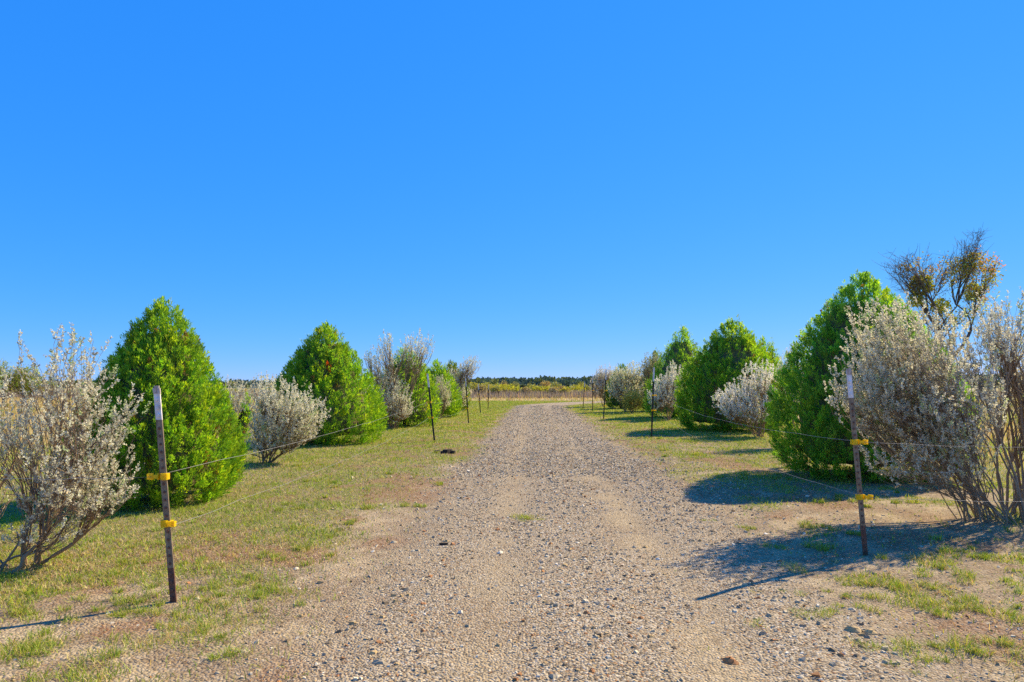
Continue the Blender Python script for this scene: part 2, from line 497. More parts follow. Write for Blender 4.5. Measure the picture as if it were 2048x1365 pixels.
def leaf_quads(C, D, L, W, rng, face=None):
    """diamond leaves: C base points, D unit directions, L lengths, W widths"""
    n = len(C)
    r = unit(rng.normal(size=(n, 3)))
    if face is not None: r = face + r * 0.6
    S = unit(np.cross(D, r))
    N = np.cross(S, D)
    a = C
    b = C + D * (L * 0.5)[:, None] + S * (W * 0.5)[:, None] - N * (W * 0.12)[:, None]
    c = C + D * L[:, None]
    d = C + D * (L * 0.5)[:, None] - S * (W * 0.5)[:, None] - N * (W * 0.12)[:, None]
    V = np.stack([a, b, c, d], 1).reshape(-1, 3)
    i = np.arange(n)[:, None] * 4
    return V, np.concatenate([i + [0, 1, 2], i + [0, 2, 3]])

def rep(c, k): return np.repeat(c, k, 0)

def varied(base, n, rng, v=0.18, h=0.08):
    c = np.asarray(base)[None] * (1 + v * rng.normal(size=(n, 1))) * (1 + h * rng.normal(size=(n, 3)))
    return np.clip(c, 0.005, 0.95)

# far wood on the rise: one mass of crowns
rng = np.random.default_rng(3)
nt_ = 1500
tx = rng.uniform(-420, 420, nt_); tyy = rng.uniform(335, 520, nt_)
tz = np.interp(tyy, hy, hp) * ridge(tx)
tr = rng.uniform(1.6, 3.2, nt_); th = rng.uniform(2.6, 4.4, nt_)
k = 26
dirs = unit(rng.normal(size=(nt_, k, 3))); dirs[..., 2] = np.abs(dirs[..., 2]) * 1.0 - 0.1
C = np.stack([tx, tyy, tz + th * 0.35], -1)[:, None] + dirs * np.stack([tr, tr, th * 0.65], -1)[:, None] * rng.uniform(0.6, 1.0, (nt_, k, 1))
C = C.reshape(-1, 3); D = unit(rng.normal(size=C.shape) + [0, 0, 0.6])
V, T = leaf_quads(C, D, rng.uniform(1.2, 2.2, len(C)), rng.uniform(0.9, 1.7, len(C)), rng)
tb = np.where(rng.random((nt_, 1)) < 0.25, [[0.19, 0.21, 0.06]], [[0.085, 0.135, 0.11]]) * rng.uniform(0.7, 1.3, (nt_, 1))  # most crowns get a bluer green, distance haze painted into their colour
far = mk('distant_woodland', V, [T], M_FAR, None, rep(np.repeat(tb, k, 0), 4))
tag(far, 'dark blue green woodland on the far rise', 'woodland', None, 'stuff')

# ------------------------------------------------------------------ plants
def km(P, K, rng, it=6):
    K = min(K, len(P))
    C = P[rng.choice(len(P), K, False)].copy()
    for _ in range(it):
        lab = ((P[:, None] - C[None]) ** 2).sum(-1).argmin(1)
        for j in range(K):
            m = lab == j
            if m.any(): C[j] = P[m].mean(0)
    return lab, C

def blob_points(blobs, n, rng, shell=4.0):
    w = np.array([b[2] for b in blobs], float); w /= w.sum()
    cnt = rng.multinomial(n, w)
    out = []
    for (c, r, _), m in zip(blobs, cnt):
        d = unit(rng.normal(size=(m, 3)))
        out.append(np.asarray(c) + d * np.asarray(r) * (rng.random((m, 1)) ** (1.0 / shell)))
    P = np.concatenate(out)
    P[:, 2] = np.maximum(P[:, 2], 0.10 + 0.2 * rng.random(len(P)))
    return P

def branch_system(rng, T, base_r, K1, K2, r_base, up=0.35, gnarl=0.05, f1=0.45, f2=0.6, base_off=(0, 0), sides=(7, 5)):
    """stems from the foot through two forks to the terminals T; returns tube geometry and, per terminal, twig start and direction"""
    Vs, Qs, n0 = [], [], 0
    def put(P, R, s):
        nonlocal n0
        v, q = tubes(P, R, s); Vs.append(v); Qs.append(q + n0); n0 += len(v)
    lab, C1 = km(T, K1, rng)
    starts = np.zeros_like(T); sdir = np.zeros_like(T)
    for j in range(len(C1)):
        idxs = np.where(lab == j)[0]
        if not len(idxs): continue
        a = rng.uniform(0, 2 * np.pi); rr = base_r * math.sqrt(rng.random())
        A = np.array([base_off[0] + rr * math.cos(a), base_off[1] + rr * math.sin(a), -0.03])
        out = C1[j] - A
        F1 = A + out * f1 + rng.normal(size=3) * gnarl * np.linalg.norm(out)
        F1[2] = max(F1[2], 0.12)
        ctrl = A + (F1 - A) * 0.5 + np.array([0, 0, up * np.linalg.norm(F1 - A) * 0.5]) + rng.normal(size=3) * gnarl * np.linalg.norm(out)
        P = bez(A[None], ctrl[None], F1[None], 7)
        P[:, 1:-1] += rng.normal(size=P[:, 1:-1].shape) * gnarl * 0.18
        rs = r_base * (0.55 + 0.6 * rng.random()) * math.sqrt(len(idxs) / max(1, len(T) / len(C1)))
        put(P, np.linspace(rs, rs * 0.66, 7)[None], sides[0])
        sub, C2 = km(T[idxs], K2, rng, 4)
        for q in range(len(C2)):
            ii = idxs[sub == q]
            if not len(ii): continue
            F2 = F1 + (C2[q] - F1) * f2 + rng.normal(size=3) * gnarl * 0.6
            F2[2] = max(F2[2], 0.1)
            ct = F1 + (F2 - F1) * 0.5 + (F1 - P[0, -2]) * 0.7 + rng.normal(size=3) * gnarl * 0.5
            P2 = bez(F1[None], ct[None], F2[None], 6)
            P2[:, 1:-1] += rng.normal(size=P2[:, 1:-1].shape) * gnarl * 0.12
            put(P2, np.linspace(rs * 0.55, rs * 0.24, 6)[None], sides[1])
            t0 = rng.uniform(0.35, 1.0, len(ii))
            pos = np.array([P2[0, min(5, int(t * 5))] for t in t0])
            starts[ii] = pos
            sdir[ii] = unit(F2 - F1)
    return Vs, Qs, n0, starts, sdir

def sage(name, loc, blobs, n, label, leaf=0.024, per=26, seed=1, K1=14, K2=6, r_base=0.016, base_r=0.12, col=(0.73, 0.69, 0.50), bare=0.0,
         wood=(0.30, 0.20, 0.105), shoot=0.30, up=0.35, f2=0.68, thick=0.0019, shell=4.0, updir=0.55, base_off=(0, 0), group='silver leaved sage shrubs', cat='shrub', mat=None, f1=0.45, gnarl=0.05):
    rng = np.random.default_rng(seed)
    root = empty(name, (loc[0], loc[1], 0), label, cat, group)
    T = blob_points(blobs, n, rng, shell)
    Vs, Qs, n0, S, sd = branch_system(rng, T, base_r, K1, K2, r_base, up, gnarl, f1=f1, f2=f2, base_off=base_off)
    # twigs
    far_ = leaf > 0.05
    k = 4 if far_ else 5
    d = T - S
    L = np.linalg.norm(d, axis=1)
    end_dir = unit(unit(d) * 0.6 + np.array([0, 0, updir]) + rng.normal(size=T.shape) * 0.22)
    ctrl = S + d * 0.55 + sd * 0.0 - end_dir * (L * 0.25)[:, None]
    ctrl = np.where((rng.random(len(T)) < 0.5)[:, None], T - end_dir * (L * 0.5)[:, None], ctrl)
    P = bez(S, ctrl, T, k)
    P[:, 1:-1] += rng.normal(size=P[:, 1:-1].shape) * 0.012
    v, q = tubes(P, np.linspace(thick * 1.8, thick * 0.6, k)[None] * np.ones((len(T), 1)), 3)
    Vs.append(v); Qs.append(q + n0); n0 += len(v)
    # leafy end shoots: a few side shoots per twig
    ns = 3
    tS = rng.uniform(0.45, 1.0, (len(T), ns)); tS[:, 0] = 1.0
    fi = np.clip(tS * (k - 1), 0, k - 1.001); i0 = fi.astype(int); fr = (fi - i0)[..., None]
    ar = np.arange(len(T))[:, None]
    B0 = P[ar, i0] * (1 - fr) + P[ar, i0 + 1] * fr
    sdirs = unit(end_dir[:, None] + rng.normal(size=(len(T), ns, 3)) * np.array([0.15, 0.5, 0.5])[None, :ns, None] + [0, 0, 0.15])
    sl = shoot * rng.uniform(0.45, 1.1, (len(T), ns)) * np.array([1.0, 0.7, 0.6])[None, :ns]
    B0 = B0.reshape(-1, 3); sdirs = sdirs.reshape(-1, 3); sl = sl.reshape(-1)
    B1 = B0 + sdirs * sl[:, None]
    bend = B0 + sdirs * (sl * 0.5)[:, None] + rng.normal(size=B0.shape) * 0.015
    P3 = bez(B0, bend, B1, 3)
    if leaf < 0.03:
        v, q = tubes(P3, np.array([thick, thick * 0.7, thick * 0.35])[None] * np.ones((len(B0), 1)), 3)
        Vs.append(v); Qs.append(q + n0); n0 += len(v)
    V = np.concatenate(Vs)
    wc = np.asarray(wood)[None] * (0.75 + 0.5 * fbm(V[:, 0] * 9, V[:, 2] * 9 + V[:, 1] * 5, seed, 3))[:, None]
    mk('stems', V, [np.concatenate(Qs)], M_TWIG, root, wc, True)
    # leaves
    per_s = np.maximum(3, (per * sl / (shoot * 0.8)).astype(int))
    low = (B1[:, 2] < bare + 0.25 * rng.normal(size=len(B1))) & (rng.random(len(B1)) < 0.85) & (bare > 0)
    per_s[low] = 1
    own = np.repeat(np.arange(len(B0)), per_s)
    t = 1 - rng.random(len(own)) ** 1.15 * 0.75
    C = B0[own] + sdirs[own] * (sl[own] * t)[:, None] + rng.normal(size=(len(own), 3)) * 0.004
    rad = unit(rng.normal(size=C.shape))
    D = unit(sdirs[own] * 0.9 + rad)
    ll = leaf * rng.uniform(0.6, 1.25, len(own)) * (1.1 - 0.35 * t)
    Vl, Tl = leaf_quads(C, D, ll, ll * rng.uniform(0.45, 0.66, len(own)), rng)
    lc = varied(col, len(own), rng, 0.14, 0.03)
    sc_ = (1 + 0.12 * rng.normal(size=(len(T) * ns, 1)))[own]
    # greener leaves here and there
    gm = (rng.random(len(T) * ns) < 0.10)[own]
    lc = lc * sc_
    lc[gm] = lc[gm] * [0.70, 0.85, 0.55]
    mk('foliage', Vl, [Tl], mat or M_SAGE, root, rep(lc, 4))
    return root

PROF = {
    'egg':  ([0, .06, .15, .28, .42, .56, .70, .82, .91, .97, 1.0], [.74, .90, .98, 1.0, .95, .82, .62, .42, .24, .11, .02]),
    'cone': ([0, .06, .15, .28, .42, .56, .70, .82, .91, .97, 1.0], [.80, .93, 1.0, .99, .88, .73, .56, .40, .25, .13, .03]),
    'tear': ([0, .06, .15, .28, .42, .56, .70, .82, .91, .97, 1.0], [.78, .94, 1.0, .97, .86, .71, .53, .36, .21, .10, .02]),
}

def cedar(name, loc, R, H, label, prof='egg', plumes=900, per=46, blade=0.06, seed=1, col=(0.26, 0.50, 0.045), lean=(0, 0), orange=0, rx=1.0):
    rng = np.random.default_rng(seed)
    root = empty(name, (loc[0], loc[1], 0), label, 'conifer', 'rounded cedars along the drive')
    pt, pr = PROF[prof]
    # trunk and inner dead wood
    Pt = np.array([[[0, 0, -0.05], [0.01, 0, H * 0.25], [lean[0] * 0.5, lean[1] * 0.5, H * 0.6], [lean[0] * 0.95, lean[1] * 0.95, H * 0.93]]], float)
    v, q = tubes(Pt, np.array([[0.11, 0.08, 0.045, 0.012]]) * R, 8)
    mk('trunk', v, [q], M_BARK, root, None, True)
    def rad(th, t):
        base = np.interp(t, pt, pr)
        nz = vnoise(np.cos(th) * 2.2 + 5, np.sin(th) * 2.2 + t * 3.5 + seed, seed) - 0.5
        nz2 = vnoise(np.cos(th) * 5 + 9, np.sin(th) * 5 + t * 8 + seed, seed + 3) - 0.5
        return R * base * (1 + 0.07 * nz + 0.11 * nz2)
    def surf(th, t, f):
        r = rad(th, t) * f
        return np.stack([r * np.cos(th) * rx + lean[0] * t, r * np.sin(th) + lean[1] * t, 0.06 * H * 0.3 + t * H * 0.97], -1)
    nth, ntt = 40, 26
    TH, TT = np.meshgrid(np.linspace(0, 2 * np.pi, nth, False), np.linspace(0.03, 0.82, ntt))
    G = surf(TH, TT, 0.66) * 1.0
    G[..., 2] += 0.03 * H
    G += rng.normal(size=G.shape) * 0.02
    i = np.arange(nth * ntt).reshape(ntt, nth)
    Q = np.stack([i[:-1], np.roll(i[:-1], -1, 1), np.roll(i[1:], -1, 1), i[1:]], -1).reshape(-1, 4)
    mk('inner_twigs', G.reshape(-1, 3), [Q], M_INNER, root, None, True)
    # plumes: upright flame-shaped sprays standing on the surface
    tg = np.linspace(0, 1, 400); wgt = np.interp(tg, pt, pr) + 0.10
    cdf = np.cumsum(wgt); cdf /= cdf[-1]
    t = np.interp(rng.random(plumes), cdf, tg)
    th = rng.uniform(0, 2 * np.pi, plumes)
    keep_ = (np.sin(th) < 0.35) | (rng.random(plumes) < 0.4)
    t, th = t[keep_], th[keep_]; plumes = len(t)
    dep = rng.random(plumes) ** 2.0                       # 0 = at the surface
    S = surf(th, t, 1.0 - 0.26 * dep)
    outw = np.stack([np.cos(th), np.sin(th), 0 * th], -1)
    flare = np.interp(t, [0, 0.15, 0.5, 1.0], [1.0, 0.75, 0.5, 0.15])
    A = unit(outw * flare[:, None] + [0, 0, 1.0] + rng.normal(size=S.shape) * 0.17)
    size = (blade / 0.050) ** 0.75
    PL = (0.11 + 0.12 * rng.random(plumes)) * size * (1 + 0.35 * (rng.random(plumes) < 0.12))
    tall = (t > 0.86) & (rng.random(plumes) < 0.35)
    PL = np.where(tall, PL * 1.5, PL)
    PW = PL * rng.uniform(0.24, 0.34, plumes) * np.where(tall, 0.7, 1.0)
    S = S - A * (PL * 0.55)[:, None]
    pcol = varied(col, plumes, rng, 0.13, 0.05)
    yel = rng.random(plumes) < 0.22
    pcol[yel] *= [1.4, 1.12, 0.9]
    dk = rng.random(plumes) < 0.30
    pcol[dk] *= [0.60, 0.70, 1.0]
    dead = rng.random(plumes) < 0.022
    pcol[dead] = varied((0.20, 0.13, 0.05), dead.sum(), rng)
    if orange:
        oi = np.argmin(((S - np.asarray(orange)) ** 2).sum(1)); near_o = ((S - S[oi]) ** 2).sum(1) < 0.006
        pcol[near_o] = (0.55, 0.11, 0.02)
    own = np.repeat(np.arange(plumes), per)
    n = len(own)
    vv = rng.random(n) ** 0.85
    e1 = unit(np.cross(A, rng.normal(size=A.shape))); e2 = np.cross(A, e1)
    ph = rng.uniform(0, 2 * np.pi, n)
    prf = np.sin(np.clip(vv * 0.9 + 0.12, 0, 1) * np.pi) ** 0.8
    flat = rng.uniform(0.35, 0.9, plumes)[own]            # sprays are flattened
    rr = PW[own] * prf * np.sqrt(rng.random(n))
    radial = e1[own] * np.cos(ph)[:, None] + e2[own] * (np.sin(ph) * flat)[:, None]
    C = S[own] + A[own] * (PL[own] * vv)[:, None] + radial * rr[:, None]
    D = unit(A[own] * 1.0 + radial * 0.48 + rng.normal(size=C.shape) * 0.18)
    bl = blade * rng.uniform(0.55, 1.2, n)
    V, T = leaf_quads(C, D, bl, bl * rng.uniform(0.19, 0.31, n), rng, unit(radial * 0.7 + outw[own] * 0.6))
    bc = pcol[own] * (1 + 0.12 * rng.normal(size=(n, 1)))
    tipy = (vv > 0.7)[:, None] * np.array([[0.22, 0.12, 0.0]])
    bc = np.clip(bc * (1 + tipy), 0.004, 0.9)
    V[:, 2] = np.maximum(V[:, 2], 0.02)
    mk('crown', V, [T], M_CEDAR, root, rep(bc, 4))
    return root

# cedars, left row
cedar('cedar_tree', (px(314, 8.75), 8.75), 0.99, 2.54, 'conical green cedar behind the leftmost fence post', 'cone', 2700, 58, 0.048, 11, lean=(0.10, 0), col=(0.27, 0.51, 0.045))
cedar('cedar_tree', (px(652, 17.6), 17.6), 1.52, 3.02, 'broad green cedar with one orange tuft, left of the drive', 'tear', 2100, 37, 0.080, 12, orange=(0.35, -1.0, 2.0))
cedar('cedar_tree', (px(812, 24.6), 24.6), 1.20, 2.80, 'green cedar behind the second post of the left fence', 'egg', 1100, 19, 0.11, 13)
cedar('cedar_tree', (px(874, 31.6), 31.6), 1.05, 2.55, 'green cedar between two pale shrubs, fourth in the left row', 'egg', 900, 19, 0.125, 14)
cedar('cedar_tree', (px(903, 38.6), 38.6), 0.98, 2.80, 'farthest cedar of the left row, behind a wispy shrub', 'egg', 600, 19, 0.14, 15, col=(0.18, 0.31, 0.04))
# right row
cedar('cedar_tree', (px(1724, 11.2), 11.2), 1.46, 3.31, 'tallest looking green cedar on the right, behind the pale shrub', 'egg', 3600, 58, 0.053, 21, col=(0.27, 0.55, 0.065))
cedar('cedar_tree', (px(1452, 22.4), 22.4), 1.72, 3.62, 'broad green cedar behind the round pale shrub, right row', 'egg', 2100, 37, 0.090, 22, lean=(0.22, 0))
cedar('cedar_tree', (px(1520, 25.4), 25.4), 1.05, 3.25, 'green cedar peeking out behind the broad right cedar', 'tear', 820, 19, 0.11, 25, lean=(0.2, 0))
cedar('cedar_tree', (px(1352, 31.4), 31.4), 1.52, 4.12, 'pointed green cedar, third in the right row', 'tear', 1250, 19, 0.125, 23, lean=(0.3, 0), col=(0.26, 0.53, 0.06))
cedar('cedar_tree', (px(1313, 38.5), 38.5), 0.95, 3.4, 'dark cedar top behind the pointed right cedar', 'tear', 600, 19, 0.14, 24, col=(0.17, 0.29, 0.04))
cedar('cedar_tree', (px(1243, 43), 43), 0.98, 2.8, 'farthest cedar of the right row, among pale shrubs', 'egg', 600, 19, 0.14, 26, col=(0.15, 0.31, 0.03))

# sages, left row
sage('sage_shrub', (px(8, 5.45), 5.45),
     [((0.42, 0.0, 1.05), (0.42, 0.6, 0.62), 4), ((0.62, 0.1, 0.70), (0.36, 0.45, 0.26), 2.6), ((0.35, -0.1, 0.35), (0.42, 0.3, 0.16), 0.7), ((0.42, 0.1, 1.62), (0.34, 0.45, 0.34), 1.6), ((-0.40, 0.1, 1.1), (0.55, 0.6, 0.62), 4.2), ((0.78, 0.1, 1.18), (0.20, 0.3, 0.30), 0.9)],
     560, 'silvery open shrub at the left edge with bare forking stems', leaf=0.026, per=24, bare=0.52, seed=101, K1=13, K2=9, f2=0.76, r_base=0.016, base_r=0.22, shoot=0.17, wood=(0.32, 0.22, 0.13), shell=2.6, up=-0.1, f1=0.42, gnarl=0.06)
sage('sage_shrub', (px(530, 12.9), 12.9),
     [((0.32, 0, 0.86), (0.66, 0.6, 0.66), 5), ((0.15, -0.1, 0.38), (0.55, 0.5, 0.26), 1.6), ((0.75, -0.1, 0.85), (0.42, 0.5, 0.50), 2), ((0.15, 0, 1.3), (0.4, 0.4, 0.3), 1)],
     520, 'dense silvery shrub between the two nearest left cedars', leaf=0.040, per=19, updir=0.8, seed=102, K1=14, K2=6, shoot=0.26, r_base=0.015, wood=(0.26, 0.18, 0.10), shell=3.0, thick=0.0035)
sage('sage_shrub', (px(470, 17.5), 17.5),
     [((0.0, 0, 1.0), (0.45, 0.6, 0.55), 5), ((0.6, 0, 1.35), (0.5, 0.4, 0.35), 1)],
     170, 'thin pale shrub showing behind the leftmost cedar', leaf=0.04, per=16, seed=103, K1=8, K2=5, shoot=0.28, thick=0.0035)
sage('sage_shrub', (px(786, 22.9), 22.9),
     [((-0.1, 0, 1.1), (0.72, 0.7, 0.6), 5), ((0.05, 0, 0.62), (0.62, 0.6, 0.35), 3), ((-0.35, 0, 2.2), (0.5, 0.5, 0.7), 2), ((0.85, 0, 2.75), (0.55, 0.5, 0.42), 1.6), ((-0.2, 0, 3.0), (0.22, 0.3, 0.18), 0.4), ((-0.7, 0, 2.35), (0.3, 0.4, 0.2), 0.4)],
     600, 'tall ragged pale shrub with wispy tops before the third left cedar', leaf=0.05, per=15, seed=104, K1=16, K2=6, shoot=0.30, thick=0.005, r_base=0.018, col=(0.72, 0.69, 0.51))
sage('sage_shrub', (px(880, 29.6), 29.6),
     [((0, 0, 1.2), (0.40, 0.4, 0.62), 5), ((0.15, 0, 0.85), (0.36, 0.4, 0.36), 2)],
     230, 'small pale green shrub before the fourth left cedar', leaf=0.055, per=14, seed=105, K1=9, K2=5, shoot=0.30, thick=0.005, col=(0.60, 0.57, 0.36))
sage('sage_shrub', (px(916, 36.6), 36.6),
     [((-0.2, 0, 1.4), (0.6, 0.6, 0.9), 4), ((0.6, 0, 2.45), (0.62, 0.5, 0.5), 2.2), ((0.1, 0, 0.8), (0.5, 0.5, 0.5), 1.2)],
     380, 'wispy grey shrub at the far end of the left row', leaf=0.06, per=12, seed=106, K1=11, K2=5, shoot=0.32, thick=0.006, col=(0.66, 0.64, 0.47))
# sages, right row
sage('sage_shrub', (px(1985, 7.4), 7.4),
     [((-0.80, -0.1, 1.30), (0.75, 0.8, 0.60), 5), ((-1.20, -0.2, 1.96), (0.44, 0.6, 0.44), 2.6), ((-0.85, -0.2, 0.78), (0.60, 0.6, 0.38), 2.6), ((-0.25, 0.1, 1.90), (0.45, 0.6, 0.38), 1.2), ((-1.42, -0.2, 1.48), (0.45, 0.5, 0.40), 2.4)],
     1150, 'large silvery shrub leaning left behind the right front post', leaf=0.028, per=24, bare=0.5, seed=111, K1=40, K2=8, f2=0.74, r_base=0.010, base_r=0.30, shoot=0.17, wood=(0.33, 0.25, 0.16), shell=2.4, f1=0.5)
sage('sage_shrub', (px(2052, 7.7), 7.7),
     [((0.05, 0, 1.75), (0.55, 0.6, 0.75), 4), ((-0.30, 0, 2.2), (0.3, 0.4, 0.30), 1.0), ((0.5, 0, 1.4), (0.6, 0.6, 0.8), 3)],
     460, 'taller looser silvery shrub cut by the right edge', leaf=0.027, per=15, bare=1.0, seed=112, K1=26, K2=8, f2=0.74, r_base=0.015, base_r=0.26, shoot=0.17, wood=(0.29, 0.21, 0.13), shell=2.2, f1=0.55)
sage('sage_shrub', (px(1518, 19.4), 19.4),
     [((-0.25, 0, 0.95), (0.95, 0.8, 0.55), 5), ((0.05, 0, 1.5), (0.6, 0.6, 0.55), 3), ((-0.75, 0, 0.95), (0.5, 0.6, 0.40), 1.5)],
     560, 'round silvery shrub before the broad right cedar', leaf=0.050, per=18, updir=0.8, seed=113, K1=16, K2=6, shoot=0.28, thick=0.0045, col=(0.84, 0.79, 0.64))
sage('sage_shrub', (px(1592, 16.2), 16.2),
     [((0, 0, 1.5), (0.5, 0.5, 0.85), 4)],
     260, 'pale shrub top behind the left flank of the tallest right cedar', leaf=0.042, per=14, seed=114, K1=9, K2=5, shoot=0.28, thick=0.004, col=(0.74, 0.69, 0.52))
sage('sage_shrub', (px(1338, 28.6), 28.6),
     [((0.0, 0, 1.2), (0.75, 0.7, 0.7), 5), ((0.3, 0, 1.75), (0.45, 0.5, 0.6), 2), ((-0.45, 0, 0.9), (0.4, 0.5, 0.4), 1)],
     400, 'silvery shrub before the pointed right cedar', leaf=0.058, per=14, seed=115, K1=12, K2=5, shoot=0.30, thick=0.0055, col=(0.82, 0.78, 0.62))
sage('sage_shrub', (px(1252, 37.4), 37.4),
     [((0, 0, 1.4), (1.0, 0.9, 0.9), 5), ((0.45, 0, 2.1), (0.55, 0.5, 0.5), 1.5), ((-0.4, 0, 1.9), (0.4, 0.4, 0.5), 1)],
     480, 'big pale green shrub behind the third right post', leaf=0.07, per=13, seed=116, K1=14, K2=5, shoot=0.34, thick=0.006, col=(0.74, 0.71, 0.45))
sage('sage_shrub', (px(1302, 36.2), 36.2),
     [((0, 0, 2.2), (0.55, 0.5, 0.9), 3)],
     220, 'dull olive shrub before the dark cedar top', leaf=0.065, per=12, seed=117, K1=9, K2=5, shoot=0.34, thick=0.006, col=(0.42, 0.41, 0.20))
sage('sage_shrub', (px(1207, 47), 47),
     [((0, 0, 1.5), (0.95, 0.8, 0.85), 4), ((0.1, 0, 2.25), (0.75, 0.6, 0.45), 2)],
     360, 'grey wispy shrub at the far end of the right row', leaf=0.075, per=10, seed=118, K1=12, K2=5, shoot=0.36, thick=0.0075, col=(0.68, 0.63, 0.49))
sage('yellow_shrub', (px(1266, 35.6), 35.6),
     [((0, 0, 0.62), (0.55, 0.5, 0.5), 4)],
     260, 'low yellow green shrub at the foot of the big pale green shrub', leaf=0.06, per=12, seed=119, K1=9, K2=5, shoot=0.26, thick=0.005, col=(0.50, 0.47, 0.09), group=None)

# a young cedar shoot beside the left cedar
cedar('young_cedar', (px(456, 9.7), 9.7), 0.13, 1.34, 'slim young cedar shoot leaning out beside the leftmost cedar', 'cone', 60, 44, 0.05, 31, lean=(0.30, 0))

# ------------------------------------------------------------------ half-bare tree on the right
def tree(loc, blobs, n, label, seed, K1, K2, r_base, wood, leaf_sets, trunk_h, trunk_r, name='bare_tree', clumps=(), twig=0.014, group=None, f1=0.35, ns=14):
    rng = np.random.default_rng(seed)
    root = empty(name, (loc[0], loc[1], 0), label, 'tree', group)
    T = blob_points(blobs, n, rng, 2.6)
    Pt = np.array([[[0, 0, -0.1], [0.05, 0, trunk_h * 0.3], [-0.06, 0.03, trunk_h * 0.65], [0, 0, trunk_h]]], float)
    v, q = tubes(Pt, np.array([[1.25, 1.0, 0.9, 0.8]]) * trunk_r, 9)
    mk('trunk', v, [q], M_TWIG, root, np.asarray(wood)[None] * (0.7 + 0.6 * fbm(v[:, 0] * 6, v[:, 2] * 3, seed, 3))[:, None], True)
    T0 = T - [0, 0, trunk_h]
    Vs, Qs, n0, S, sd_ = branch_system(rng, T0, trunk_r * 0.3, K1, K2, r_base, -0.15, 0.10, f1=f1, f2=0.65, sides=(6, 5))
    k = 6
    d = T0 - S; L = np.linalg.norm(d, axis=1)
    P = bez(S, S + d * 0.5 + rng.normal(size=d.shape) * (L * 0.13)[:, None], T0, k)
    P[:, 1:-1] += rng.normal(size=P[:, 1:-1].shape) * 0.035
    v, q = tubes(P, np.linspace(twig, twig * 0.45, k)[None] * np.ones((len(T), 1)), 3); Vs.append(v); Qs.append(q + n0); n0 += len(v)
    tS = rng.uniform(0.2, 1.0, (len(T), ns)); fi = np.clip(tS * (k - 1), 0, k - 1.001); i0 = fi.astype(int); fr = (fi - i0)[..., None]
    ar = np.arange(len(T))[:, None]
    B0 = (P[ar, i0] * (1 - fr) + P[ar, i0 + 1] * fr).reshape(-1, 3)
    sdr = unit(np.repeat(unit(d), ns, 0) * 0.7 + rng.normal(size=B0.shape) * 0.75)
    sl = rng.uniform(0.15, 0.62, len(B0))
    B1 = B0 + sdr * sl[:, None]
    P3 = bez(B0, (B0 + B1) / 2 + rng.normal(size=B0.shape) * 0.05, B1, 4)
    v, q = tubes(P3, np.linspace(twig * 0.55, twig * 0.3, 4)[None] * np.ones((len(B0), 1)), 3); Vs.append(v); Qs.append(q + n0)
    V = np.concatenate(Vs) + [0, 0, trunk_h]
    wc = np.asarray(wood)[None] * (0.75 + 0.5 * fbm(V[:, 0] * 4, V[:, 2] * 4, seed, 3))[:, None]
    mk('branches', V, [np.concatenate(Qs)], M_TWIG, root, wc, True)
    Cs, cs = [], []
    tips = np.concatenate([B1, (B0 + B1) / 2]) + [0, 0, trunk_h]
    for (cc, rr, p, colr) in leaf_sets:
        m = (((tips - np.asarray(cc)) / np.asarray(rr)) ** 2).sum(1) < 1
        pts = tips[m & (rng.random(len(tips)) < p)]
        if not len(pts): continue
        pts = np.repeat(pts, 6, 0) + rng.normal(size=(len(pts) * 6, 3)) * 0.10
        Cs.append(pts); cs.append(varied(colr, len(pts), rng, 0.25, 0.15))
    if Cs:
        C = np.concatenate(Cs); D = unit(rng.normal(size=C.shape) + [0, 0, -0.5])
        L_ = rng.uniform(0.07, 0.13, len(C))
        v, t = leaf_quads(C, D, L_, L_ * 0.6, rng)
        mk('leaves', v, [t], M_LEAF, root, rep(np.concatenate(cs), 4))
    for (cc, rr, m) in clumps:                              # mistletoe balls
        dd = unit(rng.normal(size=(m, 3)))
        C = np.asarray(cc) + dd * np.asarray(rr) * rng.random((m, 1)) ** 0.45
        D = unit(dd + [0, 0, -0.3] + rng.normal(size=C.shape) * 0.5)
        L_ = rng.uniform(0.08, 0.15, m)
        v, t = leaf_quads(C, D, L_, L_ * 0.45, rng)
        mk('mistletoe', v, [t], M_LEAF, root, rep(varied((0.46, 0.48, 0.07), m, rng, 0.2, 0.08), 4))
    return root

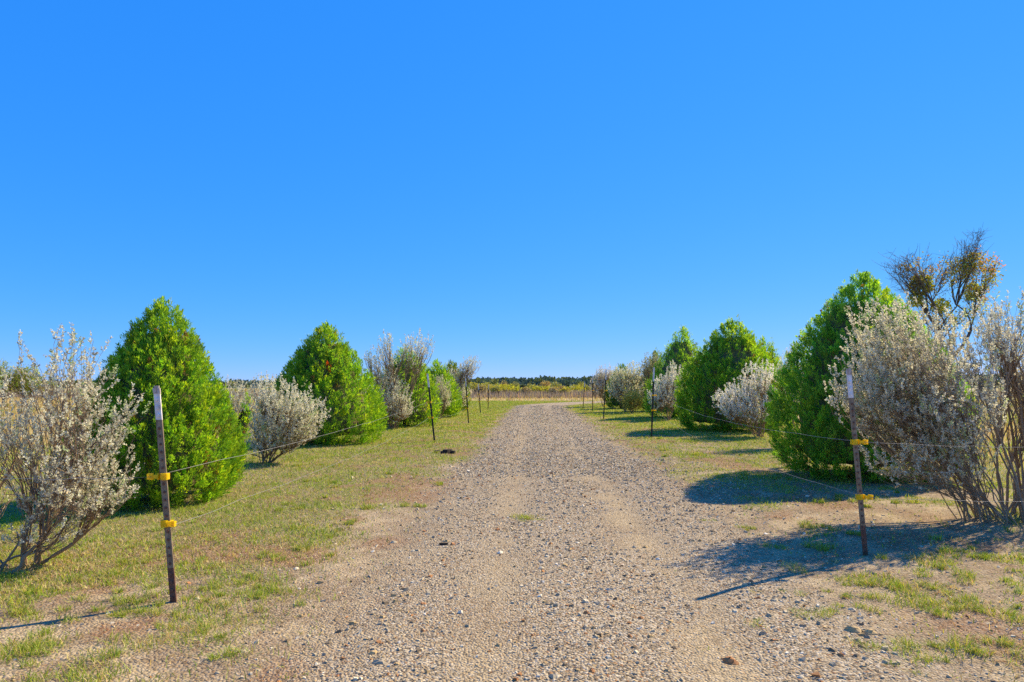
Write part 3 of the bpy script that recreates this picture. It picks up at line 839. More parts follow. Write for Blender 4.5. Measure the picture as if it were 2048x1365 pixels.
def rel(u, v, d, x0):
    x, z = px(u, d, v); return (x - x0, 0.0, z)
TD = 30.0; TX = px(1892, TD)
tree((TX, TD), [(rel(1850, 535, TD, TX), (1.45, 1.2, 1.05), 3), (rel(1945, 530, TD, TX), (1.15, 1.1, 1.3), 3.4), (rel(1795, 520, TD, TX), (0.75, 0.6, 0.6), 1.9), (rel(1945, 480, TD, TX), (0.7, 0.6, 0.7), 1.2), (rel(1890, 620, TD, TX), (2.0, 1.3, 0.8), 1.6)],
     150, 'half bare tree with orange leaves and mistletoe clumps, right background', 201, 7, 6, 0.055, (0.13, 0.105, 0.085),
     [(rel(1948, 550, TD, TX), (1.05, 1.3, 0.95), 0.42, (0.44, 0.42, 0.09)), (rel(1968, 530, TD, TX), (0.8, 1.2, 0.7), 0.22, (0.62, 0.30, 0.05)),
      (rel(1860, 540, TD, TX), (1.3, 1.2, 0.9), 0.16, (0.44, 0.34, 0.12)), (rel(1900, 625, TD, TX), (2.4, 1.3, 0.9), 0.34, (0.42, 0.42, 0.09)), (rel(1985, 595, TD, TX), (0.7, 1, 0.5), 0.4, (0.66, 0.34, 0.05))],
     2.6, 0.16, name='half_bare_tree', twig=0.012, f1=0.5, ns=11,
     clumps=[(rel(1842, 570, TD, TX), (0.46, 0.46, 0.46), 1100), (rel(1832, 600, TD, TX), (0.30, 0.30, 0.28), 480), (rel(1880, 612, TD, TX), (0.34, 0.34, 0.3), 500), (rel(1945, 585, TD, TX), (0.30, 0.30, 0.38), 500)])

# bare thicket trees at the far left
for i, (u, v, d, lab, gr) in enumerate([(8, 712, 46, 'tallest bare grey thicket tree at the far left edge', 0.5), (52, 722, 47, 'bare thicket tree with green leaves in the left distance', 0.8), (95, 745, 48, 'low reddish bare thicket tree in the left distance', 0.05)]):
    x0 = px(u, d); h = EYE + (771 - v) / 1365 * d
    tree((x0, d), [((0, 0, h * 0.55), (1.2, 1.0, h * 0.4), 3)], 100, lab, 210 + i, 8, 5, 0.04, (0.30, 0.225, 0.165),
         [((0, 0, h * 0.6), (1.2, 1.2, h * 0.3), gr, (0.34, 0.40, 0.05))], 0.5, 0.09, name='thicket_tree', twig=0.012, ns=6, group='bare trees in the left distance')

# ------------------------------------------------------------------ far brush and bushes
rng = np.random.default_rng(40)
def bush(loc, R, H, label, col, seed, n=420, leaf=0.16, wood=(0.17, 0.14, 0.125), dens=1.0, name='field_bush', group='bushes at the far side of the field', shell=2.2):
    rng = np.random.default_rng(seed)
    root = empty(name, (loc[0], loc[1], 0), label, 'bush', group)
    m = int(46 * dens) + 10
    ang = rng.uniform(0, 2 * np.pi, m); rr = R * np.sqrt(rng.random(m))
    hh = H * (1.0 - 0.45 * (rr / R) ** 2) * rng.uniform(0.7, 1.0, m)
    E = np.stack([rr * np.cos(ang), rr * np.sin(ang), hh], -1)
    S = E * [0.15, 0.15, 0]
    C = E * [0.45, 0.45, 0.55] + rng.normal(size=E.shape) * 0.1
    P = bez(S, C, E, 5)
    v, q = tubes(P, np.linspace(0.035, 0.012, 5)[None] * np.ones((m, 1)), 3)
    mk('stems', v, [q], M_TWIG, root, np.broadcast_to(np.asarray(wood), v.shape) * rng.uniform(0.8, 1.2, (len(v), 1)), True)
    d = unit(rng.normal(size=(n, 3))); d[:, 2] = np.abs(d[:, 2]) - 0.25
    lump = 0.75 + 0.5 * vnoise(np.arctan2(d[:, 1], d[:, 0]) * 1.6 + 9, d[:, 2] * 3 + seed, seed)
    Cp = np.array([0, 0, H * 0.58]) + d * [R, R, H * 0.46] * (lump * rng.random(n) ** (1 / shell))[:, None]
    D = unit(rng.normal(size=Cp.shape) + [0, 0, 0.5])
    L_ = leaf * rng.uniform(0.6, 1.3, n)
    V, T = leaf_quads(Cp, D, L_, L_ * 0.65, rng)
    mk('foliage', V, [T], M_LEAF, root, rep(varied(col, n, rng, 0.16, 0.07), 4))
    return root

YEL = (0.52, 0.50, 0.055); OLV = (0.40, 0.39, 0.08); BRN = (0.42, 0.31, 0.12); DKG = (0.06, 0.09, 0.03)
# (column, top row, width in columns, depth, colour, label)
far_bushes = [
    (952, 764, 34, 88, OLV, 'olive bush just right of the wispy left shrub, behind the weeds'),
    (972, 763, 30, 90, OLV, 'olive bush behind the farthest left fence posts'),
    (1000, 766, 40, 86, YEL, 'yellow green bush right of the left fence end'),
    (1018, 767, 34, 87, YEL, 'leftmost big yellow bush left of the drive end'),
    (1034, 772, 26, 85, YEL, 'small yellow bush left of the dark juniper'),
    (1046, 767, 14, 96, DKG, 'dark juniper between yellow bushes beyond the drive'),
    (1076, 771, 26, 86, YEL, 'yellow bush straight beyond the end of the drive'),
    (1094, 771, 30, 87, YEL, 'bright yellow bush just right of the drive end'),
    (1092, 759, 28, 100, BRN, 'brown tree top standing over the yellow bushes'),
    (1112, 763, 26, 98, OLV, 'olive bush behind the bright yellow bush'),
    (1124, 770, 24, 92, BRN, 'brown bush between two yellow bushes'),
    (1136, 768, 9, 97, DKG, 'small dark juniper left of the rounded yellow bush'),
    (1152, 768, 38, 86, YEL, 'rounded yellow bush behind the far right posts'),
    (1172, 769, 26, 88, OLV, 'olive bush behind the far right posts'),
    (1190, 766, 26, 90, BRN, 'brown bush behind the farthest right shrub'),
    (984, 768, 22, 93, BRN, 'brown bush between olive and yellow bushes, left of drive'),
    (1058, 767, 24, 97, OLV, 'olive bush right of the dark juniper'),
    (470, 776, 46, 92, OLV, 'olive bush seen right of the leftmost cedar'),
    (505, 777, 40, 94, BRN, 'brown bush over the pale shrub between left cedars'),
    (545, 776, 46, 93, OLV, 'olive bush left of the second left cedar'),
    (962, 768, 24, 86, (0.44, 0.36, 0.16), 'tan scrub bush before the olive bushes, left of drive'),
    (992, 772, 20, 84, (0.36, 0.35, 0.10), 'low olive scrub bush behind the farthest left post'),
    (1052, 773, 22, 84, (0.42, 0.34, 0.17), 'low tan scrub bush under the dark juniper'),
    (1066, 769, 22, 90, (0.44, 0.42, 0.08), 'dull yellow bush right of the tan scrub'),
    (1108, 773, 24, 84, (0.40, 0.33, 0.17), 'low tan scrub bush right of the bright yellow bush'),
    (1130, 774, 20, 84, (0.50, 0.44, 0.07), 'low mustard bush left of the rounded yellow bush'),
    (1164, 764, 20, 99, (0.34, 0.33, 0.10), 'olive tree top over the rounded yellow bush'),
    (1008, 760, 18, 104, (0.36, 0.31, 0.14), 'tan tree top behind the yellow bushes, left of drive'),
    (1030, 763, 20, 102, (0.32, 0.32, 0.10), 'olive tree top behind the small yellow bush'),
    (430, 776, 46, 92, OLV, 'olive bush mostly hidden by the leftmost cedar'),
]
for i, (u, v, w, d, c, lab) in enumerate(far_bushes):
    H = EYE + (771 - v) / 1365 * d
    dark = c is DKG
    bush((px(u, d), d), w / 2 / 1365 * d * 1.1, H, lab, c, 300 + i, n=700 if dark else 520, leaf=0.15 if dark else 0.19, name='juniper' if dark else 'field_bush', dens=0.6, shell=1.8)

# grey weeds standing along the field's far side: one uncountable band
n = 34000
x = rng.uniform(-75, 75, n); y = rng.uniform(78, 86, n) + 1.5 * np.sin(x * 0.12)
h = rng.uniform(0.35, 1.0, n) * (0.65 + 0.85 * fbm(x * 0.35, y * 0.3, 5, 3)) * np.where(y > 80, 1, 0.7)
w = rng.uniform(0.025, 0.05, n)
lx = rng.normal(size=n) * 0.12; ly = rng.normal(size=n) * 0.12
a = rng.uniform(0, np.pi, n)
b0 = np.stack([x - np.cos(a) * w, y - np.sin(a) * w, 0 * x], -1); b1 = np.stack([x + np.cos(a) * w, y + np.sin(a) * w, 0 * x], -1)
tp = np.stack([x + lx, y + ly, h], -1)
V = np.stack([b0, b1, tp], 1).reshape(-1, 3)
cc = np.where((rng.random(n) < 0.75)[:, None], varied((0.32, 0.255, 0.24), n, rng, 0.2, 0.05), varied((0.5, 0.38, 0.2), n, rng, 0.2, 0.05))
weeds = mk('dry_weeds', V, [np.arange(3 * n).reshape(-1, 3)], M_GRASS, None, rep(cc, 3))
tag(weeds, 'grey purple dry weeds across the far side of the field', 'weeds', None, 'stuff')

# ------------------------------------------------------------------ fence
def t_post(base, top, wires, label, near, dark, side):
    """base (x,y), top offset (dx,dy,h); wires: heights of the two insulators; side: -1/+1 which way the insulator tail points"""
    x, y = base; dx, dy, H = top
    z0 = float(height(np.array([x]), np.array([y]))[0])
    root = empty('t_post', (x, y, z0), label, 'fence post', 'steel posts of the drive fence')
    f, s = (0.0215, 0.020)
    T = [(-f, -0.004), (f, -0.004), (f, 0.004), (0.004, 0.004), (0.004, 2 * s), (-0.004, 2 * s), (-0.004, 0.004), (-f, 0.004)]
    if not near: T = [(a * 1.05, b * 1.05) for a, b in T]
    tip = 0.155 if near else 0.20
    at = lambda z: (dx * z / H, dy * z / H)
    zt = H * (1 - tip)
    st_ = MB(); sh = MB(); zr = 0.16 * H if near else 0.0
    sh.prism(T, max(zr, -0.2) if near else -0.2, zt, at(zr if near else -0.2), at(zt))
    stp = 0.054
    zz = 0.08 if not near else zr + 0.03
    while zz < zt - 0.02:                                  # the studs on the face
        ox, oy = at(zz)
        st_.prism([(-0.0055, -0.012), (0.0055, -0.012), (0.0065, -0.0035), (-0.0065, -0.0035)], zz - 0.008, zz + 0.007, (ox, oy), (ox, oy))
        zz += stp
    tag(st_.build('studs', M_RUST if near else M_STEEL_DARK, root), kind='stuff')
    sh.build('shaft', M_STEEL_DARK if dark else M_STEEL_OLD, root)
    if near:
        lo = MB(); lo.prism(T, -0.2, zr, at(-0.2), at(zr))
        zz = 0.03
        while zz < zr - 0.02:
            ox, oy = at(zz); lo.prism([(-0.008, -0.012), (0.008, -0.012), (0.007, -0.003), (-0.007, -0.003)], zz - 0.011, zz + 0.009, (ox, oy), (ox, oy)); zz += stp
        tag(lo.build('rusty_foot', M_RUST, root), 'rust brown lower end of the post')
    wt = MB(); wt.prism(T, zt, H - (0.05 if near else 0), at(zt), at(H - (0.05 if near else 0)))
    zz = zt + 0.03
    while zz < H - 0.06:
        ox, oy = at(zz); wt.prism([(-0.008, -0.012), (0.008, -0.012), (0.007, -0.003), (-0.007, -0.003)], zz - 0.011, zz + 0.009, (ox, oy), (ox, oy)); zz += stp
    wt.build('white_tip', M_WHITE, root)
    if near:                                               # mushroomed, scuffed head
        hd = MB()
        T2 = [(a * 1.12, b * 1.12 - 0.001) for a, b in T]
        hd.prism(T2, H - 0.05, H - 0.012, at(H - 0.05), at(H)); T3 = [(a * 0.8, b * 0.8) for a, b in T]
        hd.prism(T3, H - 0.012, H + 0.004, at(H), at(H))
        hd.build('post_head', M_HEAD, root)
    pts = []
    for zw, kind in wires:
        ox, oy = at(zw)
        b = MB(); k = side if kind == 'long' else 1
        # clamp that hugs the flange, a waisted neck and a flared head that holds the wire
        b.box((ox - k * 0.012, oy - 0.016, zw), (0.040, 0.022, 0.046))
        b.box((ox, oy + 0.012, zw), (0.062, 0.014, 0.040))
        b.box((ox - k * 0.031, oy - 0.002, zw), (0.008, 0.036, 0.042))
        b.box((ox + k * 0.031, oy - 0.002, zw), (0.008, 0.036, 0.042))
        hd2 = MB()
        if kind == 'long':
            hd2.box((ox + k * 0.055, oy - 0.014, zw), (0.044, 0.016, 0.024))
            hd2.prism([(ox + k * 0.074 + c * 0.014 - 0.0, oy - 0.014 + e * 0.014) for c, e in [(math.cos(q), math.sin(q)) for q in np.linspace(0, 2 * math.pi, 9)[:-1]]], zw - 0.021, zw + 0.021)
            hd2.box((ox + k * 0.092, oy - 0.014, zw), (0.018, 0.022, 0.038))
        elif kind == 'front':
            hd2.box((ox + k * 0.045, oy - 0.030, zw + 0.003), (0.05, 0.028, 0.034))
            hd2.box((ox + k * 0.062, oy - 0.042, zw + 0.004), (0.018, 0.014, 0.040))
        ins = b.build('insulator', M_YELLOW, root)
        hd2.build('wire_holder', M_YELLOW, ins)
        pts.append((x + ox + k * 0.07, y + oy - 0.03, z0 + zw))
    return pts

def pd(v): return EYE * 1365 / (v - 771)
def post(u, vb, ut, vt, wv, label, near=False, dark=True, side=1, kinds=('long', 'long')):
    d = pd(vb)
    x = px(u, d)
    H = (vb - vt) / 1365 * d
    ws = [(EYE - (w - 771) / 1365 * d, k) for w, k in zip(wv, kinds)]
    return t_post((x, d), ((ut - u) / 1365 * d, 0.0, H), ws, label, near, dark, side)

LP = [post(347, 1213, 313, 781, (961, 1055), 'leaning weathered steel post at the left front, two yellow insulators', True, False, -1, ('long', 'front')),
      post(869, 886, 855, 750, (807, 838), 'dark leaning post with white tip, second of the left fence', side=-1),
      post(937, 848, 931, 757, (795, 819), 'dark thin post, third of the left fence', side=-1),
      post(961, 828, 956.5, 769, (791, 805), 'thin far post, fourth of the left fence', side=-1),
      post(976, 820, 977.5, 770, (785, 804), 'farthest thin post of the left fence', side=-1)]
RP = [post(1731, 1117, 1697, 744, (890, 1000), 'tall weathered steel post at the right front, white tip', True, False, 1),
      post(1303, 878, 1308, 737, (793, 823), 'dark post with white tip, second of the right fence', side=1),
      post(1207, 840, 1212.5, 741, (783, 813), 'dark thin post, third of the right fence', side=1),
      post(1185, 823, 1185.5, 753, (782, 806), 'thin far post with white tip, fourth of the right fence', side=1),
      post(1166, 818, 1169.5, 764, (785, 803), 'farthest thin post of the right fence', side=1)]

def wire(pts, sags, label):
    out = []
    for (a, b), s in zip(zip(pts[:-1], pts[1:]), sags):
        a = np.array(a); b = np.array(b)
        t = np.linspace(0, 1, 25)[:-1, None]
        p = a * (1 - t) + b * t
        p[:, 2] -= 4 * s * (t * (1 - t))[:, 0]
        p[1:] += np.random.default_rng(int(abs(a[0]) * 100)).normal(size=p[1:].shape) * 0.004
        out.append(p)
    P = np.concatenate(out + [np.array(pts[-1])[None]])
    P0 = P[0].copy()
    v, q = tubes((P - P0)[None], np.full((1, len(P)), 0.0016), 5)
    o = mk('fence_wire', v, [q], M_WIRE, None, None, True)
    o.location = P0
    tag(o, label, 'wire', 'braided electric fence wires')
    return o

for j, (nm, sg) in enumerate([('upper', 0.07), ('lower', 0.10)]):
    p = [q[j] for q in LP]
    a = p[0]; off = (a[0] - 3.2, a[1] + 0.35, a[2] + 0.03)
    wire(([off] if j == 0 else []) + p, ([0.05] if j == 0 else []) + [sg, 0.10, 0.08, 0.05], nm + ' wire strand of the left fence')
    p = [q[j] for q in RP]
    a = p[0]; off = (a[0] + 4.0, a[1] + 0.25, a[2] - 0.02)
    wire([off] + p, [0.05, 0.17 if j == 0 else 0.22, 0.10, 0.08, 0.05], nm + ' wire strand of the right fence')

# ------------------------------------------------------------------ gravel
def stones(x, y, s, rng, z, colr, flat=1.0):
    """low angular stones: a foot ring and a smaller tilted top of four corners"""
    n = len(x); m = 4
    a = np.arange(m) * 2 * np.pi / m + rng.uniform(0, 2 * np.pi, (n, 1)) + rng.normal(size=(n, m)) * 0.24
    el = rng.uniform(0.55, 1.0, (n, 1)); ax = rng.uniform(0, np.pi, (n, 1))
    def ring(f, jit):
        r = s[:, None] * f * (1 + jit * rng.normal(size=(n, m)))
        c, sn = np.cos(a) * r, np.sin(a) * r * el
        return c * np.cos(ax) - sn * np.sin(ax), c * np.sin(ax) + sn * np.cos(ax)
    h = s * rng.uniform(0.35, 0.85, n) * flat
    x0, y0 = ring(1.08, 0.12); x1, y1 = ring(0.74, 0.20)
    tilt = rng.normal(size=(n, 2)) * 0.30 * flat
    z0 = np.full((n, m), -0.12) * s[:, None]
    z1 = h[:, None] * (1 + 0.18 * rng.normal(size=(n, m))) + x1 * tilt[:, :1] + y1 * tilt[:, 1:]
    V = np.concatenate([np.stack([x0, y0, z0], -1), np.stack([x1, y1, z1], -1)], 1)
    V += np.stack([x, y, z], -1)[:, None]
    o = np.arange(n)[:, None, None] * (2 * m)
    i = np.arange(m); j = (i + 1) % m
    q = np.stack([i, j, j + m, i + m], -1)[None] + o
    t = np.array([[4, 5, 6], [4, 6, 7]])[None] + o
    return V.reshape(-1, 3), q.reshape(-1, 4), t.reshape(-1, 3), rep(colr, 2 * m)

SC_P = np.array([[0.53, 0.42, 0.25], [0.43, 0.34, 0.21], [0.66, 0.54, 0.34], [0.51, 0.35, 0.155], [0.22, 0.16, 0.09], [0.76, 0.66, 0.47], [0.44, 0.20, 0.07]])
SC_W = [0.28, 0.22, 0.15, 0.15, 0.10, 0.05, 0.05]
rng = np.random.default_rng(77)
N = 235000
y = 1.9 * (22.0 / 1.9) ** rng.random(N)                    # denser near the viewer
x = road_c(y) + rng.uniform(-3.4, 4.4, N)
g, track, grav, red, field = masks(x, y)
patch = 0.55 + 0.7 * fbm(x * 1.6, y * 1.6, 99, 3)
keep = rng.random(N) < np.clip(grav * (1 - 0.78 * track) * patch + 0.05, 0, 1) * np.clip(0.30 * y / 3.2, 0.3, 1.0) * (1 - 0.85 * sstep(11, 21, y))
x, y, track = x[keep], y[keep], track[keep]
s = np.clip(np.exp(rng.normal(size=len(x)) * 0.50) * 0.0070, 0.0035, 0.026) * (1 + 0.35 * sstep(5, 14, y)) * (1 - 0.3 * track)
cc = SC_P[rng.choice(7, len(x), p=SC_W)] * rng.uniform(0.8, 1.15, (len(x), 1))
N2 = 15000
y2 = 11 * (50 / 11.0) ** rng.random(N2); x2 = road_c(y2) + rng.uniform(-2.0, 2.2, N2)
_, tr2, gv2, _, _ = masks(x2, y2)
k2 = rng.random(N2) < gv2 * (1 - 0.5 * tr2)
x2, y2 = x2[k2], y2[k2]
s2 = rng.uniform(0.010, 0.022, len(x2)) * (0.8 + 0.025 * y2)
x = np.r_[x, x2]; y = np.r_[y, y2]; s = np.r_[s, s2]
cc = SC_P[rng.choice(7, len(x), p=SC_W)] * rng.uniform(0.8, 1.15, (len(x), 1))
V, q, t, c = stones(x, y, s, rng, road_z(x, y), cc, 0.75)
print('gravel', len(x))
o = mk('gravel', V, [q, t], M_STONE, None, c)
tag(o, 'loose limestone gravel scattered over the drive', 'gravel', None, 'stuff')

# larger loose stones, each its own thing
protos = []
for i in range(6):
    r2 = np.random.default_rng(500 + i)
    ci = SC_P[[0, 2, 5, 1, 3, 6][i]][None]
    nu, nv = 9, 5
    V = []
    for b in range(nv):
        ph = (b / (nv - 1)) * math.pi * 0.62
        for a_ in range(nu):
            th_ = a_ / nu * 2 * math.pi
            k_ = 1 + 0.16 * r2.normal()
            V.append((math.cos(th_) * math.sin(math.pi * 0.5 - ph * 0.8) * k_, 0.75 * math.sin(th_) * math.sin(math.pi * 0.5 - ph * 0.8) * k_, -0.25 + 0.85 * math.sin(ph * 0.8) * (1 + 0.08 * r2.normal())))
    V.append((0.0, 0.0, 0.62))
    q = [(b * nu + a_, b * nu + (a_ + 1) % nu, (b + 1) * nu + (a_ + 1) % nu, (b + 1) * nu + a_) for b in range(nv - 1) for a_ in range(nu)]
    t = [((nv - 1) * nu + a_, (nv - 1) * nu + (a_ + 1) % nu, nv * nu) for a_ in range(nu)]
    protos.append(mesh_data('stone', np.array(V), [np.array(q), np.array(t)], M_STONE, np.repeat(ci, len(V), 0)))
def put_stone(x, y, s, i, label, group, name='stone', sz=1.0, rz=0.0, mesh=None):
    o = bpy.data.objects.new(name, mesh or protos[i]); COL.objects.link(o)
    o.location = (x, y, float(road_z(np.array([x]), np.array([y]))[0])); o.scale = (s, s, s * sz)
    o.rotation_euler = (0, 0, rz)
    tag(o, label, 'stone', group)
    return o
GR = 'larger loose stones on the drive'
CN = ['tan', 'cream', 'whitish', 'grey', 'ochre', 'rust brown']
used_ = set()
for i in range(420):
    yy_ = 3.35 * (9.0 / 3.35) ** rng.random()
    lu = rng.uniform(-1.8, 1.9)
    xx_ = float(road_c(yy_)) + lu
    ci_ = int(rng.choice(6, p=[.2, .2, .08, .18, .2, .14]))
    la = 'near the left edge' if lu < -0.9 else 'left of the middle' if lu < -0.1 else 'right of the middle' if lu < 0.9 else 'near the right edge'
    de = 'closest to the viewer' if yy_ < 4.0 else 'just beyond the front posts' if yy_ > 6.2 else 'level with the front posts'
    key = (ci_, la, de)
    if key in used_ or len(used_) >= 46: continue
    used_.add(key)
    put_stone(xx_, yy_, rng.uniform(0.016, 0.028) * (1.25 if yy_ > 6 else 1.0), ci_, '%s loose stone on the drive %s, %s' % (CN[ci_], la, de), GR, rz=rng.uniform(0, 6))
def at(u, v):
    d = pd(v); return px(u, d), d
for (u, v, s, i, lab) in [(487, 1309, 0.034, 0, 'pale rock in a grass tuft, lower left foreground'), (592, 1143, 0.030, 1, 'white rock on the verge right of the left front post'),
                          (1705, 1268, 0.055, 4, 'tan rock on the right verge, left one of a pair'), (1737, 1272, 0.05, 4, 'tan rock on the right verge, right one of a pair'),
                          (1460, 1330, 0.05, 5, 'brown flat rock at the lower right of the drive'), (760, 1335, 0.042, 3, 'grey flat rock at the lower left of the drive'),
                          (395, 1206, 0.028, 1, 'whitish rock just right of the left front post foot')]:
    X, Y = at(u, v); put_stone(X, Y, s, i, lab, None, sz=0.8, rz=u)
# dark clod beside the drive and a dark bark piece on it
M_DARK = noise_mat('dark_clod', (0.02, 0.016, 0.012), (0.06, 0.045, 0.03), 30, 0.9, 0.8)
cl = MB(); r2 = np.random.default_rng(9)
for i in range(9):
    a = r2.uniform(0, 6.28); rr = 0.13 * math.sqrt(r2.random()); s_ = r2.uniform(0.05, 0.08)
    pl = [(rr * 1.6 * math.cos(a) + s_ * math.cos(q) * r2.uniform(.8, 1.1), rr * math.sin(a) + s_ * math.sin(q) * r2.uniform(.8, 1.1)) for q in np.linspace(0, 6.28, 8)[:-1]]
    cl.prism(pl, -0.02, r2.uniform(0.03, 0.08), (0, 0), (r2.normal() * 0.01, 0.01))
X, Y = at(888, 908); o = cl.build('dirt_clod', M_DARK); o.location = (X, Y, 0.03); tag(o, 'dark earth clod left of the drive by the second left post', 'clod')
bk = MB(); bk.prism([(-0.04, -0.012), (0.0, -0.018), (0.042, -0.01), (0.04, 0.012), (0.005, 0.016), (-0.038, 0.012)], 0.0, 0.018, (0, 0), (0.003, 0.002))
X, Y = at(887, 1096); o = bk.build('wood_chip', M_DARK); o.location = (X, Y, float(road_z(np.array([X]), np.array([Y]))[0])); tag(o, 'dark wood chip lying on the drive gravel', 'wood chip')

# ------------------------------------------------------------------ grass
def blades(x, y, h, w, lean, rng, colr, fine):
    n = len(x)
    z = height(x, y) - 0.004
    B = np.stack([x, y, z], -1)
    a = rng.uniform(0, 2 * np.pi, n); la = rng.uniform(0, 2 * np.pi, n)
    side = np.stack([np.cos(a), np.sin(a), 0 * a], -1) * w[:, None] * 0.5
    ln = np.stack([np.cos(la), np.sin(la), 0 * la], -1) * (h * lean)[:, None]
    up = np.zeros((n, 3)); up[:, 2] = h / np.sqrt(1 + 0.6 * lean ** 2)
    if fine:
        M = B + up * 0.62 + ln * 0.35
        T = B + up + ln
        V = np.stack([B - side, B + side, M - side * 0.75, M + side * 0.75, T], 1).reshape(-1, 3)
        i = np.arange(n)[:, None] * 5
        return V, np.concatenate([i + [0, 1, 3], i + [0, 3, 2], i + [2, 3, 4]]), rep(colr, 5)
    T = B + up + ln
    V = np.stack([B - side, B + side, T], 1).reshape(-1, 3)
    return V, np.arange(n * 3).reshape(-1, 3), rep(colr, 3)

GCOL = np.array([[0.29, 0.39, 0.035], [0.38, 0.45, 0.045], [0.18, 0.30, 0.035], [0.46, 0.46, 0.06], [0.70, 0.54, 0.22], [0.52, 0.40, 0.22], [0.36, 0.22, 0.08]])

def grass_cols(n, x, y, rng, green):
    """green 0..1: share of living blades"""
    k = rng.random(n)
    live = k < green
    ci = np.where(live, rng.choice(4, n, p=[0.32, 0.30, 0.16, 0.22]), 4 + rng.choice(3, n, p=[0.5, 0.36, 0.14]))
    return np.clip(GCOL[ci] * rng.uniform(0.75, 1.25, (n, 1)) * (1 + 0.05 * rng.normal(size=(n, 3))), 0.01, 0.9)

rng = np.random.default_rng(88)
Vs, Fs, Cs, n0 = [], [], [], 0
def addg(V, Fc, c):
    global n0
    Vs.append(V); Fs.append(Fc + n0); Cs.append(c); n0 += len(V)

# short sward, thinning out by its own patches; blades grow a little coarser away from the viewer
N = 800000
y = 2.6 * (66.0 / 2.6) ** (rng.random(N) ** 0.92)
half = np.minimum(0.98 * y + 1.0, 12.0)
x = rng.uniform(-1, 1, N) * half + 0.3
g, track, grav, red, field = masks(x, y)
n2 = fbm(x * 2.2, y * 2.2, 131, 4)
m = rng.random(N) < (g * (1 - 0.75 * red) * 0.92 + 0.035 * (np.abs(road_u(x, y)) > 1.6)) * (1 - 0.7 * field)
x, y, n2, g = x[m], y[m], n2[m], g[m]
d = np.hypot(x, y)
h = (0.020 + 0.032 * rng.random(len(x)) + 0.035 * sstep(0.52, 0.68, n2) * rng.random(len(x))) * (1 + 0.25 * sstep(8, 25, d))
w = np.maximum(0.005, d * 0.0011)
n3 = fbm(x * 6.5, y * 6.5, 151, 3)
green = 0.24 + 0.40 * sstep(0.38, 0.62, n2) + 0.34 * sstep(0.42, 0.60, n3) + 0.26 * sstep(5.0, 9, d)
lean = np.abs(rng.normal(size=len(x))) * 0.9 + 0.2
near = d < 7.5
for msk, fine in ((near, True), (~near, False)):
    c = grass_cols(msk.sum(), x[msk], y[msk], rng, green[msk])
    addg(*blades(x[msk], y[msk], h[msk], w[msk], lean[msk], rng, c, fine))
print('sward', len(x))

# leafy tufts, mostly on the right and the near left
NT = 1500
ty = 3.0 * (20 / 3.0) ** rng.random(NT); tx = rng.uniform(-1, 1, NT) * (0.95 * ty + 0.6)
g, track, grav, red, field = masks(tx, ty)
u = np.abs(road_u(tx, ty))
m = (rng.random(NT) < np.clip(sstep(1.9, 2.7, u) * (0.10 + 0.4 * (fbm(tx * 1.3, ty * 1.3, 141, 3) > 0.52)), 0, 1))
tx, ty = tx[m], ty[m]
tx = np.r_[tx, px(1065, pd(1042)) + rng.normal(size=14) * 0.10]; ty = np.r_[ty, pd(1042) + rng.normal(size=14) * 0.09]
TUFTS = [(1830, 1170), (1700, 1165), (1740, 1172), (1850, 1190), (1780, 1200), (1860, 1150), (1650, 1232), (1680, 1195), (1560, 1190), (1600, 1142), (1570, 1100), (1750, 1215),
         (1830, 1220), (1900, 1230), (1960, 1225), (2000, 1240), (1770, 1290), (1800, 1296), (1840, 1290), (1880, 1292), (1910, 1300), (1830, 1332), (1862, 1338), (1940, 1210), (1560, 1252), (2010, 1110), (1980, 1130),
         (1900, 1110), (1930, 1170), (1660, 1100), (1500, 1060), (1440, 1046), (1620, 1060), (1700, 1070), (2020, 1180), (1975, 1290), (2030, 1320), (1720, 1225),
         (160, 1215), (210, 1222), (120, 1255), (250, 1225), (270, 1250), (330, 1272), (345, 1250), (430, 1270), (480, 1170), (500, 1192), (420, 1182), (300, 1182), (450, 1205), (470, 1310), (100, 1322),
         (150, 1342), (60, 1232), (300, 1130), (390, 1140), (520, 1170), (350, 1215), (255, 1215), (560, 1120), (610, 1105), (200, 1190), (720, 1020), (700, 1050), (830, 1015), (880, 970)]
for (u_, v_) in TUFTS:
    k_ = int(rng.integers(2, 5)); d_ = pd(v_)
    tx = np.r_[tx, px(u_, d_) + rng.normal(size=k_) * 0.10]; ty = np.r_[ty, d_ + rng.normal(size=k_) * 0.08]
tsz = rng.uniform(0.35, 0.9, len(tx)) ** 1.3
per = 52
own = np.repeat(np.arange(len(tx)), per)
rr = tsz[own] * 0.10 * np.sqrt(rng.random(len(own))); aa = rng.uniform(0, 2 * np.pi, len(own))
x = tx[own] + rr * np.cos(aa); y = ty[own] + rr * np.sin(aa)
h = 0.03 + tsz[own] * 0.065 * rng.uniform(0.5, 1.1, len(own))
c = grass_cols(len(own), x, y, rng, np.full(len(own), 0.80))
addg(*blades(x, y, h, np.maximum(0.004, np.hypot(x, y) * 0.0008), np.abs(rng.normal(size=len(own))) * 0.8 + 0.3, rng, c, True))

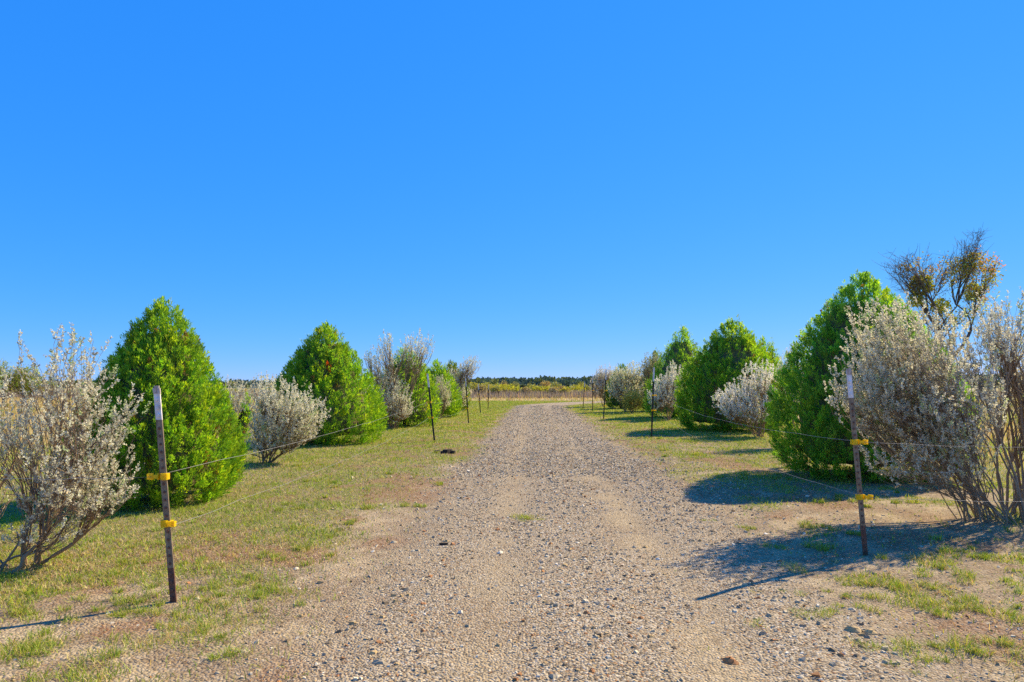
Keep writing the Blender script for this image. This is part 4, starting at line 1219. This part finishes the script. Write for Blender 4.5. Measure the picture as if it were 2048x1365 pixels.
# dry litter lying on the bare soil
N = 210000
y = 2.8 * (20 / 2.8) ** rng.random(N); x = rng.uniform(-1, 1, N) * np.minimum(0.95 * y + 0.8, 10)
g, track, grav, red, field = masks(x, y)
m = (np.abs(road_u(x, y)) > 1.9) & (rng.random(N) < (0.25 + 0.75 * sstep(0.42, 0.62, fbm(x * 2.7, y * 2.7, 171, 3))) * (1 - 0.5 * g) * 0.8)
x, y = x[m], y[m]
kk = rng.random((len(x), 1))
c = np.where(kk < 0.38, varied((0.56, 0.44, 0.27), len(x), rng, 0.25, 0.06), np.where(kk < 0.75, varied((0.15, 0.10, 0.06), len(x), rng, 0.3, 0.08), varied((0.34, 0.26, 0.18), len(x), rng, 0.2, 0.05)))
addg(*blades(x, y, 0.008 + 0.012 * rng.random(len(x)), np.maximum(0.0035, np.hypot(x, y) * 0.0008), 1.5 + 2.5 * rng.random(len(x)), rng, c, False))
# low red-brown weeds in the dirt
N = 120000
y = 2.8 * (26 / 2.8) ** rng.random(N); x = road_c(y) + rng.uniform(-4.8, 5.0, N)
g, track, grav, red, field = masks(x, y)
m = rng.random(N) < red * 0.85
x, y = x[m], y[m]
c = varied((0.30, 0.13, 0.055), len(x), rng, 0.3, 0.12)
addg(*blades(x, y, 0.012 + 0.025 * rng.random(len(x)), np.maximum(0.006, np.hypot(x, y) * 0.0011), np.full(len(x), 1.6), rng, c, False))
grass = mk('grass', np.concatenate(Vs), [np.concatenate(Fs)], M_GRASS, None, np.concatenate(Cs))
tag(grass, 'short green and straw coloured grass on both verges', 'grass', None, 'stuff')

# tall dry grass of the open field
N = 70000
y = 8.0 * (80.0 / 8.0) ** (rng.random(N) ** 0.7)
x = rng.uniform(-1, 1, N) * (0.86 * y + 1.0)
g, track, grav, red, field = masks(x, y)
m = rng.random(N) < field
x, y = x[m], y[m]; d = np.hypot(x, y)
gn = sstep(0.50, 0.66, fbm(x * 0.16, y * 0.10, 83, 3))
c = grass_cols(len(x), x, y, rng, 0.15 + 0.5 * gn)
c = np.where((rng.random(len(x)) < 0.45 * (1 - gn))[:, None], varied((0.52, 0.37, 0.14), len(x), rng, 0.15, 0.05), c)
V, Fc, c = blades(x, y, 0.10 + 0.22 * rng.random(len(x)), np.maximum(0.008, d * 0.0012), np.abs(rng.normal(size=len(x))) * 0.5, rng, c, False)
fg = mk('field_grass', V, [Fc], M_GRASS, None, c)
tag(fg, 'taller dry golden grass of the open field', 'grass', None, 'stuff')
